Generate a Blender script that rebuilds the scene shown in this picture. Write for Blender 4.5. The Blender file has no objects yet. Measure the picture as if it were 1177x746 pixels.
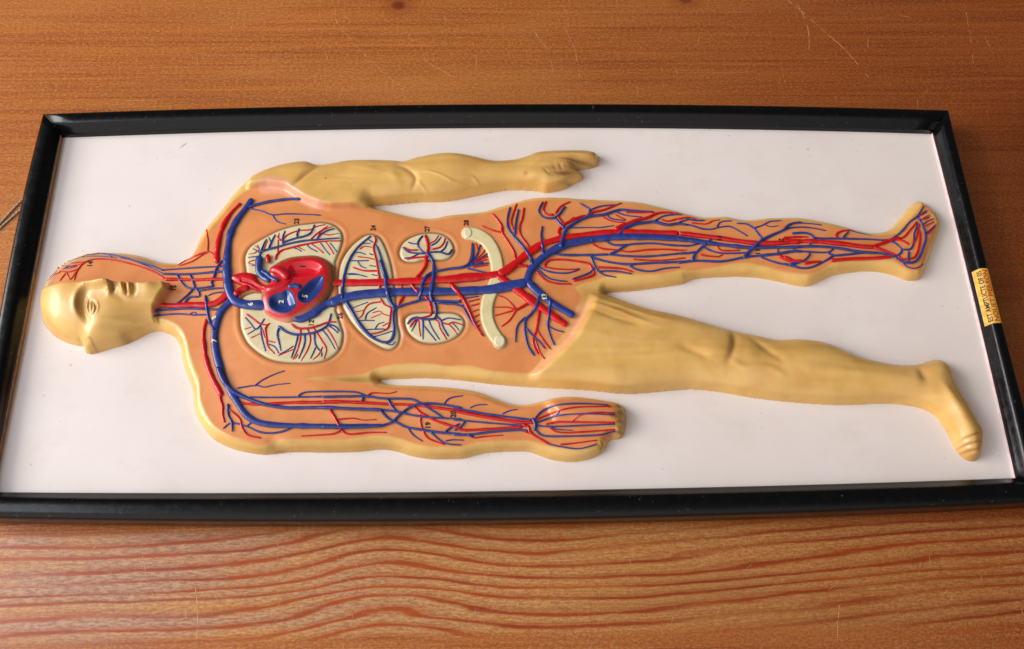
import bpy, math, random
import numpy as np

# ---------------------------------------------------------------- camera, world, lamp, exposure
scene = bpy.context.scene
W0 = 0.90                                   # length of the white board in metres
F_PX = 1150.0                               # focal length in photo pixels (photo 1177 x 746)
CAM_ROT = (0.4242, -0.0272, -0.0233)
CAM_LOC = (-0.0327 * W0, -0.4660 * W0, 0.9591 * W0)
cam = bpy.data.cameras.new('camera')
cam.sensor_width = 36.0
cam.lens = F_PX / 1177.0 * 36.0
cam.clip_start = 0.01
cam.clip_end = 50.0
cam_ob = bpy.data.objects.new('camera', cam)
cam_ob.location = CAM_LOC
cam_ob.rotation_euler = CAM_ROT
scene.collection.objects.link(cam_ob)
scene.camera = cam_ob

world = bpy.data.worlds.new('World')
scene.world = world
world.use_nodes = True
bg = world.node_tree.nodes['Background']
# a room: brighter towards the window side and the viewer, dim ceiling and back wall
wn = world.node_tree.nodes; wl = world.node_tree.links
w_tc = wn.new('ShaderNodeTexCoord')
w_dot = wn.new('ShaderNodeVectorMath'); w_dot.operation = 'DOT_PRODUCT'
w_dot.inputs[1].default_value = (-0.66, -0.62, 0.42)
w_map = wn.new('ShaderNodeMapRange'); w_map.interpolation_type = 'SMOOTHSTEP'
for i, v in zip((1, 2, 3, 4), (0.10, 1.0, 0.0, 1.0)): w_map.inputs[i].default_value = v
w_mix = wn.new('ShaderNodeMix'); w_mix.data_type = 'RGBA'
w_mix.inputs[6].default_value = (0.13, 0.12, 0.11, 1)
w_mix.inputs[7].default_value = (2.0, 1.86, 1.79, 1)
wl.new(w_tc.outputs['Generated'], w_dot.inputs[0]); wl.new(w_dot.outputs['Value'], w_map.inputs[0])
wl.new(w_map.outputs[0], w_mix.inputs[0]); wl.new(w_mix.outputs[2], bg.inputs[0])
bg.inputs[1].default_value = 0.62

def area(name, loc, target, sx, sy, power, col):
    d = bpy.data.lights.new(name, 'AREA')
    d.shape = 'RECTANGLE'; d.size = sx; d.size_y = sy; d.energy = power; d.color = col
    o = bpy.data.objects.new(name, d)
    o.location = loc
    v = np.array(target, float) - np.array(loc, float)
    from mathutils import Vector
    o.rotation_euler = Vector(v).to_track_quat('-Z', 'Y').to_euler()
    scene.collection.objects.link(o)
    return o
area('window_light', (-4.0, 0.40, 2.15), (0.0, 0.0, 0.0), 2.9, 1.9, 198.0, (1.0, 0.97, 0.955))
area('skylight', (-1.26, -0.10, 1.34), (-0.48, -0.05, 0.0), 0.95, 0.66, 8.6, (0.74, 0.83, 1.0))

scene.view_settings.view_transform = 'Standard'
scene.view_settings.look = 'None'
scene.view_settings.exposure = 0.0
scene.view_settings.gamma = 1.0
scene.render.filter_size = 1.15

# ---------------------------------------------------------------- photo pixel -> point on a real plane
def rot_matrix(rx, ry, rz):
    cx, sx, cy, sy, cz, sz = math.cos(rx), math.sin(rx), math.cos(ry), math.sin(ry), math.cos(rz), math.sin(rz)
    X = np.array([[1,0,0],[0,cx,-sx],[0,sx,cx]]); Y = np.array([[cy,0,sy],[0,1,0],[-sy,0,cy]]); Z = np.array([[cz,-sz,0],[sz,cz,0],[0,0,1]])
    return Z @ Y @ X
RM = rot_matrix(*CAM_ROT)
CL = np.array(CAM_LOC)
def unproj(px, z=0.0):
    px = np.atleast_2d(np.asarray(px, float))
    d = np.stack([(px[:,0]-588.5)/F_PX, -(px[:,1]-373)/F_PX, -np.ones(len(px))], 1) @ RM.T
    t = (np.asarray(z) - CL[2]) / d[:,2]
    return (CL + d*t[:,None])[:, :2]
PX = 0.00083                                # metres of board that one photo pixel covers on average
Z_TABLE = -0.016
def pts(s):
    return np.array([[float(v) for v in t.split(',')] for t in s.split()])

def catmull(P, n=4, closed=False):
    P = np.asarray(P, float)
    if closed: Q = np.vstack([P[-1], P, P[0], P[1]])
    else: Q = np.vstack([2*P[0]-P[1], P, 2*P[-1]-P[-2]])
    out = []
    for i in range(1, len(Q)-2):
        p0,p1,p2,p3 = Q[i-1],Q[i],Q[i+1],Q[i+2]
        for k in range(n):
            t = k/n
            out.append(0.5*((2*p1)+(-p0+p2)*t+(2*p0-5*p1+4*p2-p3)*t*t+(-p0+3*p1-3*p2+p3)*t**3))
    if not closed: out.append(P[-1])
    return np.array(out)

def resample(P, step):
    P = np.asarray(P, float)
    s = np.r_[0, np.cumsum(np.hypot(*np.diff(P[:, :2], axis=0).T))]
    n = max(2, int(round(s[-1]/step))+1)
    u = np.linspace(0, s[-1], n)
    return np.stack([np.interp(u, s, P[:, k]) for k in range(P.shape[1])], 1)

def sstep(a, b, x):
    t = np.clip((x-a)/(b-a), 0, 1)
    return t*t*(3-2*t)

def sdf(poly, X, Y, cap=None):
    """signed distance to a closed polygon, positive inside"""
    X = X.astype(np.float32); Y = Y.astype(np.float32)
    if cap is not None:
        out = np.full(X.shape, -cap, np.float32)
        lo = poly.min(0)-cap; hi = poly.max(0)+cap
        m = (X > lo[0]) & (X < hi[0]) & (Y > lo[1]) & (Y < hi[1])
        if m.any(): out[m] = np.maximum(sdf(poly, X[m], Y[m]), -cap)
        return out
    d2 = np.full(X.shape, 1e9, np.float32); ins = np.zeros(X.shape, bool)
    n = len(poly)
    for i in range(n):
        ax, ay = poly[i]; bx, by = poly[(i+1) % n]
        ex, ey = bx-ax, by-ay; L = ex*ex+ey*ey
        if L < 1e-16: continue
        wx = X-np.float32(ax); wy = Y-np.float32(ay)
        t = np.clip((wx*np.float32(ex)+wy*np.float32(ey))/np.float32(L), 0, 1)
        d2 = np.minimum(d2, (wx-t*np.float32(ex))**2+(wy-t*np.float32(ey))**2)
        if ay != by:
            c = ((ay > Y) != (by > Y)) & (X < (np.float32(ex/ey)*wy+np.float32(ax)))
            ins ^= c
    d = np.sqrt(d2)
    return np.where(ins, d, -d)

def linedist(P, X, Y, cap):
    out = np.full(X.shape, cap, np.float32)
    lo = P.min(0)-cap; hi = P.max(0)+cap
    m = (X > lo[0]) & (X < hi[0]) & (Y > lo[1]) & (Y < hi[1])
    x = X[m].astype(np.float32); y = Y[m].astype(np.float32)
    d2 = np.full(x.shape, cap*cap, np.float32)
    for a, b in zip(P[:-1], P[1:]):
        e = b-a; L = float(e @ e)
        if L < 1e-16: continue
        t = np.clip(((x-a[0])*e[0]+(y-a[1])*e[1])/L, 0, 1)
        d2 = np.minimum(d2, (x-a[0]-t*e[0])**2+(y-a[1]-t*e[1])**2)
    out[m] = np.sqrt(d2)
    return out

def blur(A, s):
    r = int(3*s)+1
    k = np.exp(-0.5*(np.arange(-r, r+1)/s)**2); k /= k.sum()
    B = np.zeros_like(A)
    Ap = np.pad(A, ((r,r),(0,0)), 'edge')
    for i, w in enumerate(k): B += w*Ap[i:i+A.shape[0]]
    C = np.zeros_like(A)
    Bp = np.pad(B, ((0,0),(r,r)), 'edge')
    for i, w in enumerate(k): C += w*Bp[:, i:i+A.shape[1]]
    return C

def blur2(A, sy, sx):
    B = A
    for s_, ax in ((sy, 0), (sx, 1)):
        r = int(3*s_)+1
        k = np.exp(-0.5*(np.arange(-r, r+1)/s_)**2); k /= k.sum()
        n = B.shape[ax]+2*r
        K = np.zeros(n); K[:2*r+1] = k
        P = np.pad(B, [(r, r) if i == ax else (0, 0) for i in (0, 1)], 'wrap')
        sh = [1, 1]; sh[ax] = n
        Fq = np.fft.rfft(P, axis=ax)*np.fft.rfft(K).reshape([-1 if i == ax else 1 for i in (0, 1)])
        Q = np.fft.irfft(Fq, n, axis=ax)
        B = Q[2*r:] if ax == 0 else Q[:, 2*r:]
    return B/B.std()

def lin(r, g, b):
    f = lambda c: (c/255/12.92 if c/255 <= 0.04045 else ((c/255+0.055)/1.055)**2.4)
    return (f(r), f(g), f(b))

# ---------------------------------------------------------------- objects
COL = scene.collection
def link(name, me, parent=None, mat=None, smooth=True):
    o = bpy.data.objects.new(name, me)
    COL.objects.link(o)
    if parent is not None: o.parent = parent
    if mat is not None: me.materials.append(mat)
    if smooth and len(me.polygons): me.polygons.foreach_set('use_smooth', [True]*len(me.polygons))
    return o
def mesh(name, V, F):
    me = bpy.data.meshes.new(name)
    me.from_pydata([tuple(map(float, v)) for v in V], [], [tuple(map(int, f)) for f in F])
    me.update()
    return me
def mesh_quads(name, V, Q):
    me = bpy.data.meshes.new(name)
    V = np.asarray(V, np.float32); Q = np.asarray(Q, np.int32)
    me.vertices.add(len(V)); me.vertices.foreach_set('co', V.ravel())
    me.loops.add(Q.size); me.loops.foreach_set('vertex_index', Q.ravel())
    me.polygons.add(len(Q)); me.polygons.foreach_set('loop_start', np.arange(0, Q.size, 4, dtype=np.int32))
    me.update(calc_edges=True)
    me.validate()
    return me
def set_color(me, C):
    a = me.color_attributes.new('paint', 'FLOAT_COLOR', 'POINT')
    C4 = np.ones((len(C), 4), np.float32); C4[:, :3] = C
    a.data.foreach_set('color', C4.ravel())

# ---------------------------------------------------------------- materials
class NT:
    def __init__(self, name):
        self.m = bpy.data.materials.new(name); self.m.use_nodes = True
        self.t = self.m.node_tree; self.p = self.t.nodes['Principled BSDF']
    def n(self, kind, **kw):
        o = self.t.nodes.new(kind)
        for k, v in kw.items(): setattr(o, k, v)
        return o
    def set(self, sock, v):
        if hasattr(v, 'is_linked'): self.t.links.new(v, sock)
        elif isinstance(v, tuple) and len(v) == 3 and sock.type == 'RGBA': sock.default_value = (*v, 1)
        else: sock.default_value = v
    def math(self, op, a, b=0.0, c=None):
        o = self.n('ShaderNodeMath', operation=op)
        self.set(o.inputs[0], a); self.set(o.inputs[1], b)
        if c is not None: self.set(o.inputs[2], c)
        return o.outputs[0]
    def add(self, a, b): return self.math('ADD', a, b)
    def mul(self, a, b): return self.math('MULTIPLY', a, b)
    def gauss(self, x, c, w, amp):              # amp * exp(-((x-c)/w)^2)
        t = self.math('DIVIDE', self.math('SUBTRACT', x, c), w)
        return self.mul(self.math('POWER', 2.718282, self.mul(self.mul(t, t), -1.0)), amp)
    def mix(self, f, a, b, kind='MIX'):
        o = self.n('ShaderNodeMix', data_type='RGBA', blend_type=kind)
        self.set(o.inputs[0], f); self.set(o.inputs[6], a); self.set(o.inputs[7], b)
        return o.outputs[2]
    def ss(self, x, a, b, lo=0.0, hi=1.0):
        o = self.n('ShaderNodeMapRange', interpolation_type='SMOOTHSTEP')
        self.set(o.inputs[0], x)
        for i, v in zip((1,2,3,4), (a,b,lo,hi)): o.inputs[i].default_value = v
        return o.outputs[0]
    def coords(self, scale=(1,1,1), rot=0.0):
        tc = self.n('ShaderNodeTexCoord')
        mp = self.n('ShaderNodeMapping')
        self.t.links.new(tc.outputs['Object'], mp.inputs[0])
        mp.inputs['Scale'].default_value = scale; mp.inputs['Rotation'].default_value = (0,0,rot)
        return mp.outputs[0]
    def noise(self, vec, scale, detail=3.0, rough=0.55, out=0, dist=0.0):
        o = self.n('ShaderNodeTexNoise')
        self.t.links.new(vec, o.inputs['Vector'])
        o.inputs['Scale'].default_value = scale; o.inputs['Detail'].default_value = detail
        o.inputs['Roughness'].default_value = rough; o.inputs['Distortion'].default_value = dist
        return o.outputs[out]
    def bump(self, h, strength, dist):
        o = self.n('ShaderNodeBump')
        o.inputs['Strength'].default_value = strength; o.inputs['Distance'].default_value = dist
        self.t.links.new(h, o.inputs['Height'])
        self.t.links.new(o.outputs[0], self.p.inputs['Normal'])
    def finish(self, col, rough=0.4, spec=0.5, coat=0.0):
        self.set(self.p.inputs['Base Color'], col)
        self.set(self.p.inputs['Roughness'], rough)
        self.p.inputs['Specular IOR Level'].default_value = spec
        self.p.inputs['Coat Weight'].default_value = coat
        self.p.inputs['Coat Roughness'].default_value = 0.17
        return self.m

def paint_mat(name, col=None, var=0.12, rough=0.38, coat=0.15, scale=60, bump=0.25):
    """brushed gloss paint on plaster; col None reads the painted pigment of each point"""
    t = NT(name)
    v = t.coords()
    if col is None:
        a = t.n('ShaderNodeVertexColor', layer_name='paint'); base = a.outputs[0]
    else: base = col
    n1 = t.noise(v, scale, 4)
    n2 = t.noise(v, scale*5, 3)
    dark = t.mix(1.0, base, (1-var*1.5, 1-var*2.2, 1-var*3.0), 'MULTIPLY')
    c = t.mix(t.ss(n1, 0.42, 0.68), base, dark)
    c = t.mix(t.mul(t.ss(n2, 0.5, 0.75), 0.25), c, (0.93,0.92,0.88), 'MULTIPLY')
    t.bump(t.add(t.mul(n1, 0.5), t.mul(n2, 0.25)), bump, 0.0012)
    return t.finish(c, t.ss(n2, 0.3, 0.7, rough-0.05, rough+0.08), 0.45, coat)

M_BODY = paint_mat('painted_plaster_skin', None, 0.06, 0.34, 0.25, 45, 0.12)
M_ORGAN = paint_mat('painted_cream_organ', None, 0.05, 0.45, 0.1, 90)
M_HEART = paint_mat('painted_heart', None, 0.08, 0.26, 0.4, 120)
M_RED = paint_mat('red_vessel_paint', lin(204, 16, 24), 0.10, 0.27, 0.35, 160)
M_BLUE = paint_mat('blue_vessel_paint', lin(42, 62, 136), 0.10, 0.27, 0.35, 160)
M_BLUEH = paint_mat('blue_heart_paint', lin(34, 62, 130), 0.08, 0.28, 0.35, 160)
M_REDH = paint_mat('red_heart_paint', lin(196, 16, 30), 0.08, 0.28, 0.35, 160)
M_COLON = paint_mat('painted_cream_colon', lin(214, 200, 150), 0.06, 0.42, 0.15, 90)
M_INK = paint_mat('dark_ink', lin(44, 24, 12), 0.05, 0.6, 0.0)
M_INKL = paint_mat('pale_ink', lin(222, 220, 190), 0.05, 0.6, 0.0)
M_INKR = paint_mat('red_ink', lin(190, 46, 26), 0.05, 0.5, 0.0)

def board_mat():
    t = NT('white_painted_board')
    v = t.coords()
    n = t.noise(v, 7, 4); f = t.noise(v, 420, 2); s = t.noise(v, 55, 2, 0.4)
    c = t.mix(t.ss(n, 0.3, 0.7), lin(232, 222, 216), lin(226, 215, 208))
    c = t.mix(t.ss(s, 0.80, 0.83, 0, 0.4), c, lin(150, 135, 120))
    c = t.mix(t.ss(t.noise(t.coords((18, 26, 1)), 1.0, 5, 0.7), 0.5, 0.72, 0, 0.35), c, lin(216, 202, 190))
    c = t.mix(t.ss(t.noise(t.coords((160, 160, 1)), 1.0, 2, 0.5), 0.71, 0.76, 0, 0.4), c, lin(176, 158, 142))
    mx, my = unproj([(211, 167)], 0.0)[0]
    tc = t.n('ShaderNodeTexCoord'); sp = t.n('ShaderNodeSeparateXYZ'); t.t.links.new(tc.outputs['Object'], sp.inputs[0])
    rr = t.add(t.math('ABSOLUTE', t.math('SUBTRACT', t.math('SUBTRACT', sp.outputs[0], float(mx)), t.math('SUBTRACT', sp.outputs[1], float(my)))), t.mul(t.math('ABSOLUTE', t.math('SUBTRACT', sp.outputs[1], float(my))), 0.35))
    c = t.mix(t.ss(rr, 0.0019, 0.0008, 0, 0.6), c, lin(130, 112, 100))
    t.bump(t.add(t.mul(f, 0.4), t.mul(n, 1.0)), 0.12, 0.001)
    return t.finish(c, 0.5, 0.2, 0.0)
M_BOARD = board_mat()

def frame_mat():
    t = NT('black_gloss_frame_paint')
    v = t.coords()
    n = t.noise(v, 130, 4); f = t.noise(v, 700, 2); w = t.noise(t.coords((30, 30, 30)), 3.0, 3)
    c = t.mix(t.ss(n, 0.4, 0.7), (0.0025, 0.0025, 0.003), (0.0035, 0.0033, 0.0035))
    c = t.mix(t.ss(t.noise(t.coords((90, 90, 90)), 2.0, 3, 0.6), 0.66, 0.74, 0, 0.55), c, (0.07, 0.068, 0.066))
    t.bump(t.add(t.mul(n, 0.7), t.mul(f, 0.25)), 0.16, 0.0010)
    return t.finish(c, t.ss(n, 0.3, 0.7, 0.17, 0.26), 0.32, 0.0)
M_FRAME = frame_mat()

def rawwood_mat(name, a, b):
    t = NT(name)
    n = t.noise(t.coords((40, 40, 400)), 3, 4)
    return t.finish(t.mix(t.ss(n, 0.35, 0.65), a, b), 0.6, 0.3)
M_RAW = rawwood_mat('raw_brown_wood', lin(176, 132, 84), lin(138, 92, 56))
M_PAPER = rawwood_mat('paper_edge', lin(236, 214, 212), lin(214, 180, 182))

# ---------------------------------------------------------------- table
def to_tab(s):
    return unproj(pts(s), Z_TABLE)
TAB_SCR = ["385,3 387,26 402,44 420,64 444,86 458,98", "487,60 490,70 510,82 526,92", "905,0 925,16 945,34 972,58 999,90",
           "916,4 926,24 930,44 929,70", "1108,2 1112,24 1116,46 1119,76", "648,30 655,44 662,62 668,100", "614,36 622,48 630,58",
           "161,616 164,640 170,668 178,690", "224,672 227,700 226,746", "213,690 214,715", "966,680 964,706 962,738",
           "386,612 396,622 406,640 418,670", "450,92 462,100 466,112", "835,626 845,620"]

def table_mat():
    t = NT('varnished_pine_table')
    tc = t.n('ShaderNodeTexCoord'); sep = t.n('ShaderNodeSeparateXYZ')
    t.t.links.new(tc.outputs['Object'], sep.inputs[0])
    x, y = sep.outputs[0], sep.outputs[1]
    def X(px): return float(unproj([(px, 665)], Z_TABLE)[0, 0])
    k = 0.00072
    # how far the growth rings of the front plank wander sideways along the grain
    d = t.add(t.gauss(x, X(445), 0.075, 26*k), t.gauss(x, X(690), 0.16, -2*k))
    d = t.add(d, t.gauss(x, X(1300), 0.36, 42*k))
    d = t.add(d, t.gauss(x, X(-100), 0.25, -10*k))
    wob = t.mul(t.math('SUBTRACT', t.noise(t.coords((3.2, 14, 1)), 1.0, 3), 0.5), 0.016)
    wob2 = t.mul(t.math('SUBTRACT', t.noise(t.coords((16, 90, 1)), 1.0, 2), 0.5), 0.004)
    v = t.add(t.math('SUBTRACT', y, d), t.add(wob, wob2))
    ph = t.mul(v, 2*math.pi/0.0108)
    ph = t.add(ph, t.mul(t.noise(t.coords((0.35, 26, 1)), 1.0, 2, 0.6), 11.0))
    ring = t.ss(t.add(t.math('SINE', ph), t.mul(t.math('SUBTRACT', t.noise(t.coords((30, 160, 1)), 1.0, 3), 0.5), 0.9)), 0.30, 1.0)
    fade = t.noise(t.coords((4, 22, 1)), 1.0, 2)
    soft = t.mul(t.math('POWER', t.add(t.mul(t.math('SINE', t.math('SUBTRACT', ph, 0.7)), 0.5), 0.5), 1.6), 0.5)
    ring = t.mul(t.math('MAXIMUM', ring, soft), t.ss(fade, 0.28, 0.50, 0.35, 1.0))
    hair = t.math('POWER', t.add(t.mul(t.math('SINE', t.add(t.mul(ph, 4.0), t.mul(wob2, 900.0))), 0.5), 0.5), 2.0)
    # quiet fine grain of the rear plank
    fine = t.noise(t.coords((3.0, 230, 1)), 1.0, 5, 0.65)
    fine2 = t.noise(t.coords((4, 75, 1)), 1.0, 4, 0.6)
    pore = t.noise(t.coords((70, 900, 1)), 1.0, 3, 0.6)
    grit = t.noise(t.coords((300, 560, 1)), 1.0, 4, 0.75)
    broad = t.noise(t.coords((1.4, 7, 1)), 1.0, 3)
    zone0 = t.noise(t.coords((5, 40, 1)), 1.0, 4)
    front = t.ss(y, -0.215, -0.225)
    edge = t.ss(y, Y_FINE+0.006, Y_FINE-0.006)          # calm strip nearest the viewer
    rear_c = t.mix(t.ss(fine2, 0.3, 0.72), lin(178, 103, 44), lin(162, 90, 37))
    mid = t.noise(t.coords((6, 330, 1)), 1.0, 5, 0.7)
    rear_c = t.mix(t.ss(mid, 0.52, 0.68, 0, 0.6), rear_c, lin(198, 132, 70))
    rear_c = t.mix(t.ss(fine, 0.46, 0.66, 0, 0.75), rear_c, lin(138, 68, 27))
    rear_c = t.mix(t.ss(broad, 0.45, 0.62, 0, 0.6), rear_c, lin(190, 122, 62))
    rear_c = t.mix(t.ss(grit, 0.5, 0.62, 0, 0.6), rear_c, lin(200, 136, 82))
    rear_c = t.mix(t.ss(grit, 0.48, 0.38, 0, 0.6), rear_c, lin(138, 74, 32))
    rear_c = t.mix(t.ss(pore, 0.52, 0.75, 0, 0.35), rear_c, lin(138, 72, 32))
    streak = t.noise(t.coords((130, 520, 1)), 1.0, 5, 0.75)
    early = t.mix(t.ss(t.add(t.mul(grit, 0.5), t.mul(streak, 0.5)), 0.42, 0.58), lin(174, 114, 60), lin(214, 158, 90))
    early = t.mix(t.ss(broad, 0.45, 0.65, 0, 0.5), early, lin(176, 124, 74))
    early = t.mix(t.mul(hair, 0.28), early, lin(160, 88, 40))
    early = t.mix(t.ss(fine, 0.45, 0.75, 0, 0.45), early, lin(150, 92, 50))
    late = t.mix(t.ss(fine2, 0.3, 0.7), lin(170, 78, 26), lin(140, 56, 17))
    late = t.mix(t.ss(streak, 0.5, 0.72, 0, 0.3), late, lin(186, 104, 52))
    early = t.mix(t.mul(t.ss(x, 0.12, -0.35), t.ss(zone0, 0.35, 0.6)), early, t.mix(t.ss(streak, 0.42, 0.58), lin(150, 106, 82), lin(190, 146, 114)))  # left early wood greyed: scuff wear plus window haze put into the colour
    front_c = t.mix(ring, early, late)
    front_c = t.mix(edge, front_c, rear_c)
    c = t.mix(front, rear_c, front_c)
    # the planks turn redder and darker towards the right
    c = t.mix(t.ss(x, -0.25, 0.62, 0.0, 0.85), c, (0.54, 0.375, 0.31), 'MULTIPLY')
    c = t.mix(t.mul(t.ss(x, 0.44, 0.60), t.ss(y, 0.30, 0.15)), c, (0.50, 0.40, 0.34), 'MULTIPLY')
    # two small knots
    for px in ("458,6", "788,-1"):
        kx, ky = to_tab(px)[0]
        r = t.math('SQRT', t.add(t.math('POWER', t.mul(t.math('SUBTRACT', x, float(kx)), 0.8), 2.0), t.math('POWER', t.math('SUBTRACT', y, float(ky)), 2.0)))
        r = t.add(r, t.mul(t.math('SUBTRACT', pore, 0.5), 0.004))
        c = t.mix(t.ss(r, 0.009, 0.003, 0, 0.85), c, lin(92, 30, 22))
        c = t.mix(t.ss(r, 0.022, 0.010, 0, 0.35), c, lin(130, 58, 26))
    # scuffs: fine pale flecks, denser on the front plank
    fl = t.noise(t.coords((260, 620, 1), 0.9), 1.0, 2, 0.5)
    fl2 = t.noise(t.coords((620, 230, 1), -0.5), 1.0, 2, 0.5)
    zone = t.noise(t.coords((7, 12, 1)), 1.0, 3)
    amt = t.mul(t.ss(zone, 0.38, 0.60), t.add(0.38, t.mul(front, 0.5)))
    sc = t.mul(t.math('MAXIMUM', t.ss(fl, 0.56, 0.66), t.ss(fl2, 0.56, 0.66)), amt)
    sc = t.mul(sc, t.math('SUBTRACT', 1.0, t.mul(ring, 0.6)))
    rng = random.Random(4)
    lines = [to_tab(s) for s in TAB_SCR]
    for i in range(420):                                 # short random scratches
        px = rng.uniform(0, 1177) if i % 3 else rng.gauss(260, 130); py = rng.choice([rng.uniform(4, 118), rng.uniform(612, 742), rng.uniform(612, 700)])
        a = rng.choice([rng.gauss(1.5, .25), rng.gauss(0.5, .5), rng.gauss(2.4, .4)]); L = rng.uniform(4, 17)
        lines.append(to_tab("%f,%f %f,%f" % (px, py, px+L*math.cos(a), py+L*math.sin(a))))
    c = t.mix(t.mul(sc, 0.20), c, lin(210, 166, 118))
    hb = t.add(t.mul(ring, 0.6), t.mul(pore, 0.5))
    hb = t.add(hb, t.mul(fine, 0.5))
    t.bump(hb, 0.30, 0.0008)
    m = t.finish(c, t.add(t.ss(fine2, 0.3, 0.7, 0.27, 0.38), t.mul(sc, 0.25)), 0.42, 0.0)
    return m, lines
Y_FINE = float(unproj([(588, 728)], Z_TABLE)[0, 1])
M_TABLE, SCRATCHES = table_mat()
M_SCRATCH = paint_mat('pale_scratched_wood', lin(214, 166, 118), 0.15, 0.6, 0.0, 300)

def box_mesh(name, x0, x1, y0, y1, z0, z1, bev=0.004):
    V = [(x,y,z) for z in (z0, z1-bev) for x, y in ((x0,y0),(x1,y0),(x1,y1),(x0,y1))]
    V += [(x,y,z1) for x, y in ((x0+bev,y0+bev),(x1-bev,y0+bev),(x1-bev,y1-bev),(x0+bev,y1-bev))]
    F = [(3,2,1,0),(8,9,10,11)]
    for k in (0, 4):
        for i in range(4): F.append((k+i, k+(i+1)%4, k+4+(i+1)%4, k+4+i))
    return mesh(name, V, F)
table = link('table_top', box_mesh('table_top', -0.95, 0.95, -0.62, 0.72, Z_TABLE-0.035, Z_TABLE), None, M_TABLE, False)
table['kind'] = 'structure'
table['label'] = 'scratched varnished pine table top with wavy orange grain'

def scratch_mesh():
    V = []; F = []
    rng = random.Random(9)
    for P in SCRATCHES:
        Q = resample(catmull(P, 6) if len(P) > 2 else P, 0.004)
        w = rng.uniform(0.00010, 0.00026) if len(P) == 2 else rng.uniform(0.0002, 0.0004)
        d = np.gradient(Q, axis=0); d /= np.linalg.norm(d, axis=1)[:, None]+1e-9
        nrm = np.stack([-d[:,1], d[:,0]], 1)
        keep = True
        for i in range(len(Q)):
            ww = w*(0.25+0.75*rng.random())*(0.2 if i in (0, len(Q)-1) else 1)
            V += [(*(Q[i]+nrm[i]*ww), Z_TABLE+0.00012), (*(Q[i]-nrm[i]*ww), Z_TABLE+0.00012)]
            b = len(V)
            if i and rng.random() < 0.78: F.append((b-4, b-3, b-1, b-2))
    return mesh('scratches', V, F)
scr = link('scratches', scratch_mesh(), table, M_SCRATCH, False)
scr['kind'] = 'stuff'

# ---------------------------------------------------------------- the chart: one thing
chart = bpy.data.objects.new('anatomical_chart', None)
COL.objects.link(chart)
chart['label'] = 'black framed white relief chart of the human blood circulation lying on a wooden table'
chart['category'] = 'anatomical chart'

# frame loops: each side is a traced, slightly bowed line
Z_LIP, Z_TOP, Z_BOT = 0.0070, 0.0160, -0.0085
def side(s, z, axis):
    P = unproj(pts(s), z)
    if axis == 'h': return np.polyfit(P[:,0], P[:,1], 2)
    return np.polyfit(P[:,1], P[:,0], 2)
def loop(top, bottom, left, right, n):
    def corner(h, v):
        x = np.polyval(v, 0.0); y = 0
        for _ in range(30): y = np.polyval(h, x); x = np.polyval(v, y)
        return np.array([x, y])
    tl, tr, br, bl = corner(top, left), corner(top, right), corner(bottom, right), corner(bottom, left)
    u = np.linspace(0, 1, n+1)
    def H(h, a, b): xs = a[0]+(b[0]-a[0])*u; return np.stack([xs, np.polyval(h, xs)], 1)
    def Vv(v, a, b): ys = a[1]+(b[1]-a[1])*u; return np.stack([np.polyval(v, ys), ys], 1)
    return [H(top, tl, tr), Vv(right, tr, br), H(bottom, br, bl), Vv(left, bl, tl)]
N_S = 40
inner = loop(side("72,157 160,154 240,151.5 380,148 580,146 780,146.5 930,149 1071,153", 0.002, 'h'),
             side("0,565.5 200,566 400,565.5 588,563.5 780,561 1000,554.5 1150,549.5", Z_LIP, 'h'),
             side("72,157 60,220 49,280 36,340 21,420 6,500", 0.0, 'v'),
             side("1071,153 1084,210 1102,280 1119.7,349.5 1151,480 1164,547", 0.0, 'v'), N_S)
outer = loop(side("47,130 240,123.5 380,120 560,118 780,119.5 950,122 1092,125", Z_TOP-0.002, 'h'),
             side("0,601 200,603.5 400,604.5 588,603 780,599 980,592 1177,583.5", Z_BOT+0.003, 'h'),
             side("47,130 24.5,220 12,280 0,340", Z_TOP, 'v'),
             side("1092,125 1123,250 1137,307 1155,371 1161,400", Z_TOP, 'v'), N_S)
# profile: (fraction from inner to outer edge, height)
PROF = [(0.0, -0.002), (0.0, Z_LIP-0.0012), (0.03, Z_LIP), (0.07, Z_LIP+0.0008), (0.18, Z_LIP+0.0042), (0.27, Z_TOP-0.0024), (0.34, Z_TOP-0.0009), (0.44, Z_TOP-0.0002),
        (0.58, Z_TOP), (0.74, Z_TOP-0.0002), (0.84, Z_TOP-0.0007), (0.91, Z_TOP-0.0016), (0.96, Z_TOP-0.0030), (0.99, Z_TOP-0.0048), (1.0, Z_TOP-0.0070), (1.0, Z_BOT+0.001), (0.97, Z_BOT), (0.1, Z_BOT)]
rails = []
for k in range(4):
    I, O = inner[k], outer[k]
    V = []; F = []
    m = len(PROF)
    for i in range(len(I)):
        for f, z in PROF: V.append((*(I[i]+(O[i]-I[i])*f), z))
    for i in range(len(I)-1):
        for j in range(m-1):
            a = i*m+j
            F.append((a, a+1, a+1+m, a+m))
    F.append(tuple(range(m-1, -1, -1))); F.append(tuple((len(I)-1)*m+j for j in range(m)))
    me = mesh('frame_rail', V, F)
    r = link('frame_rail', me, chart, M_FRAME)
    me.polygons[len(F)-1].use_smooth = False; me.polygons[len(F)-2].use_smooth = False
    rails.append(r)
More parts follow.
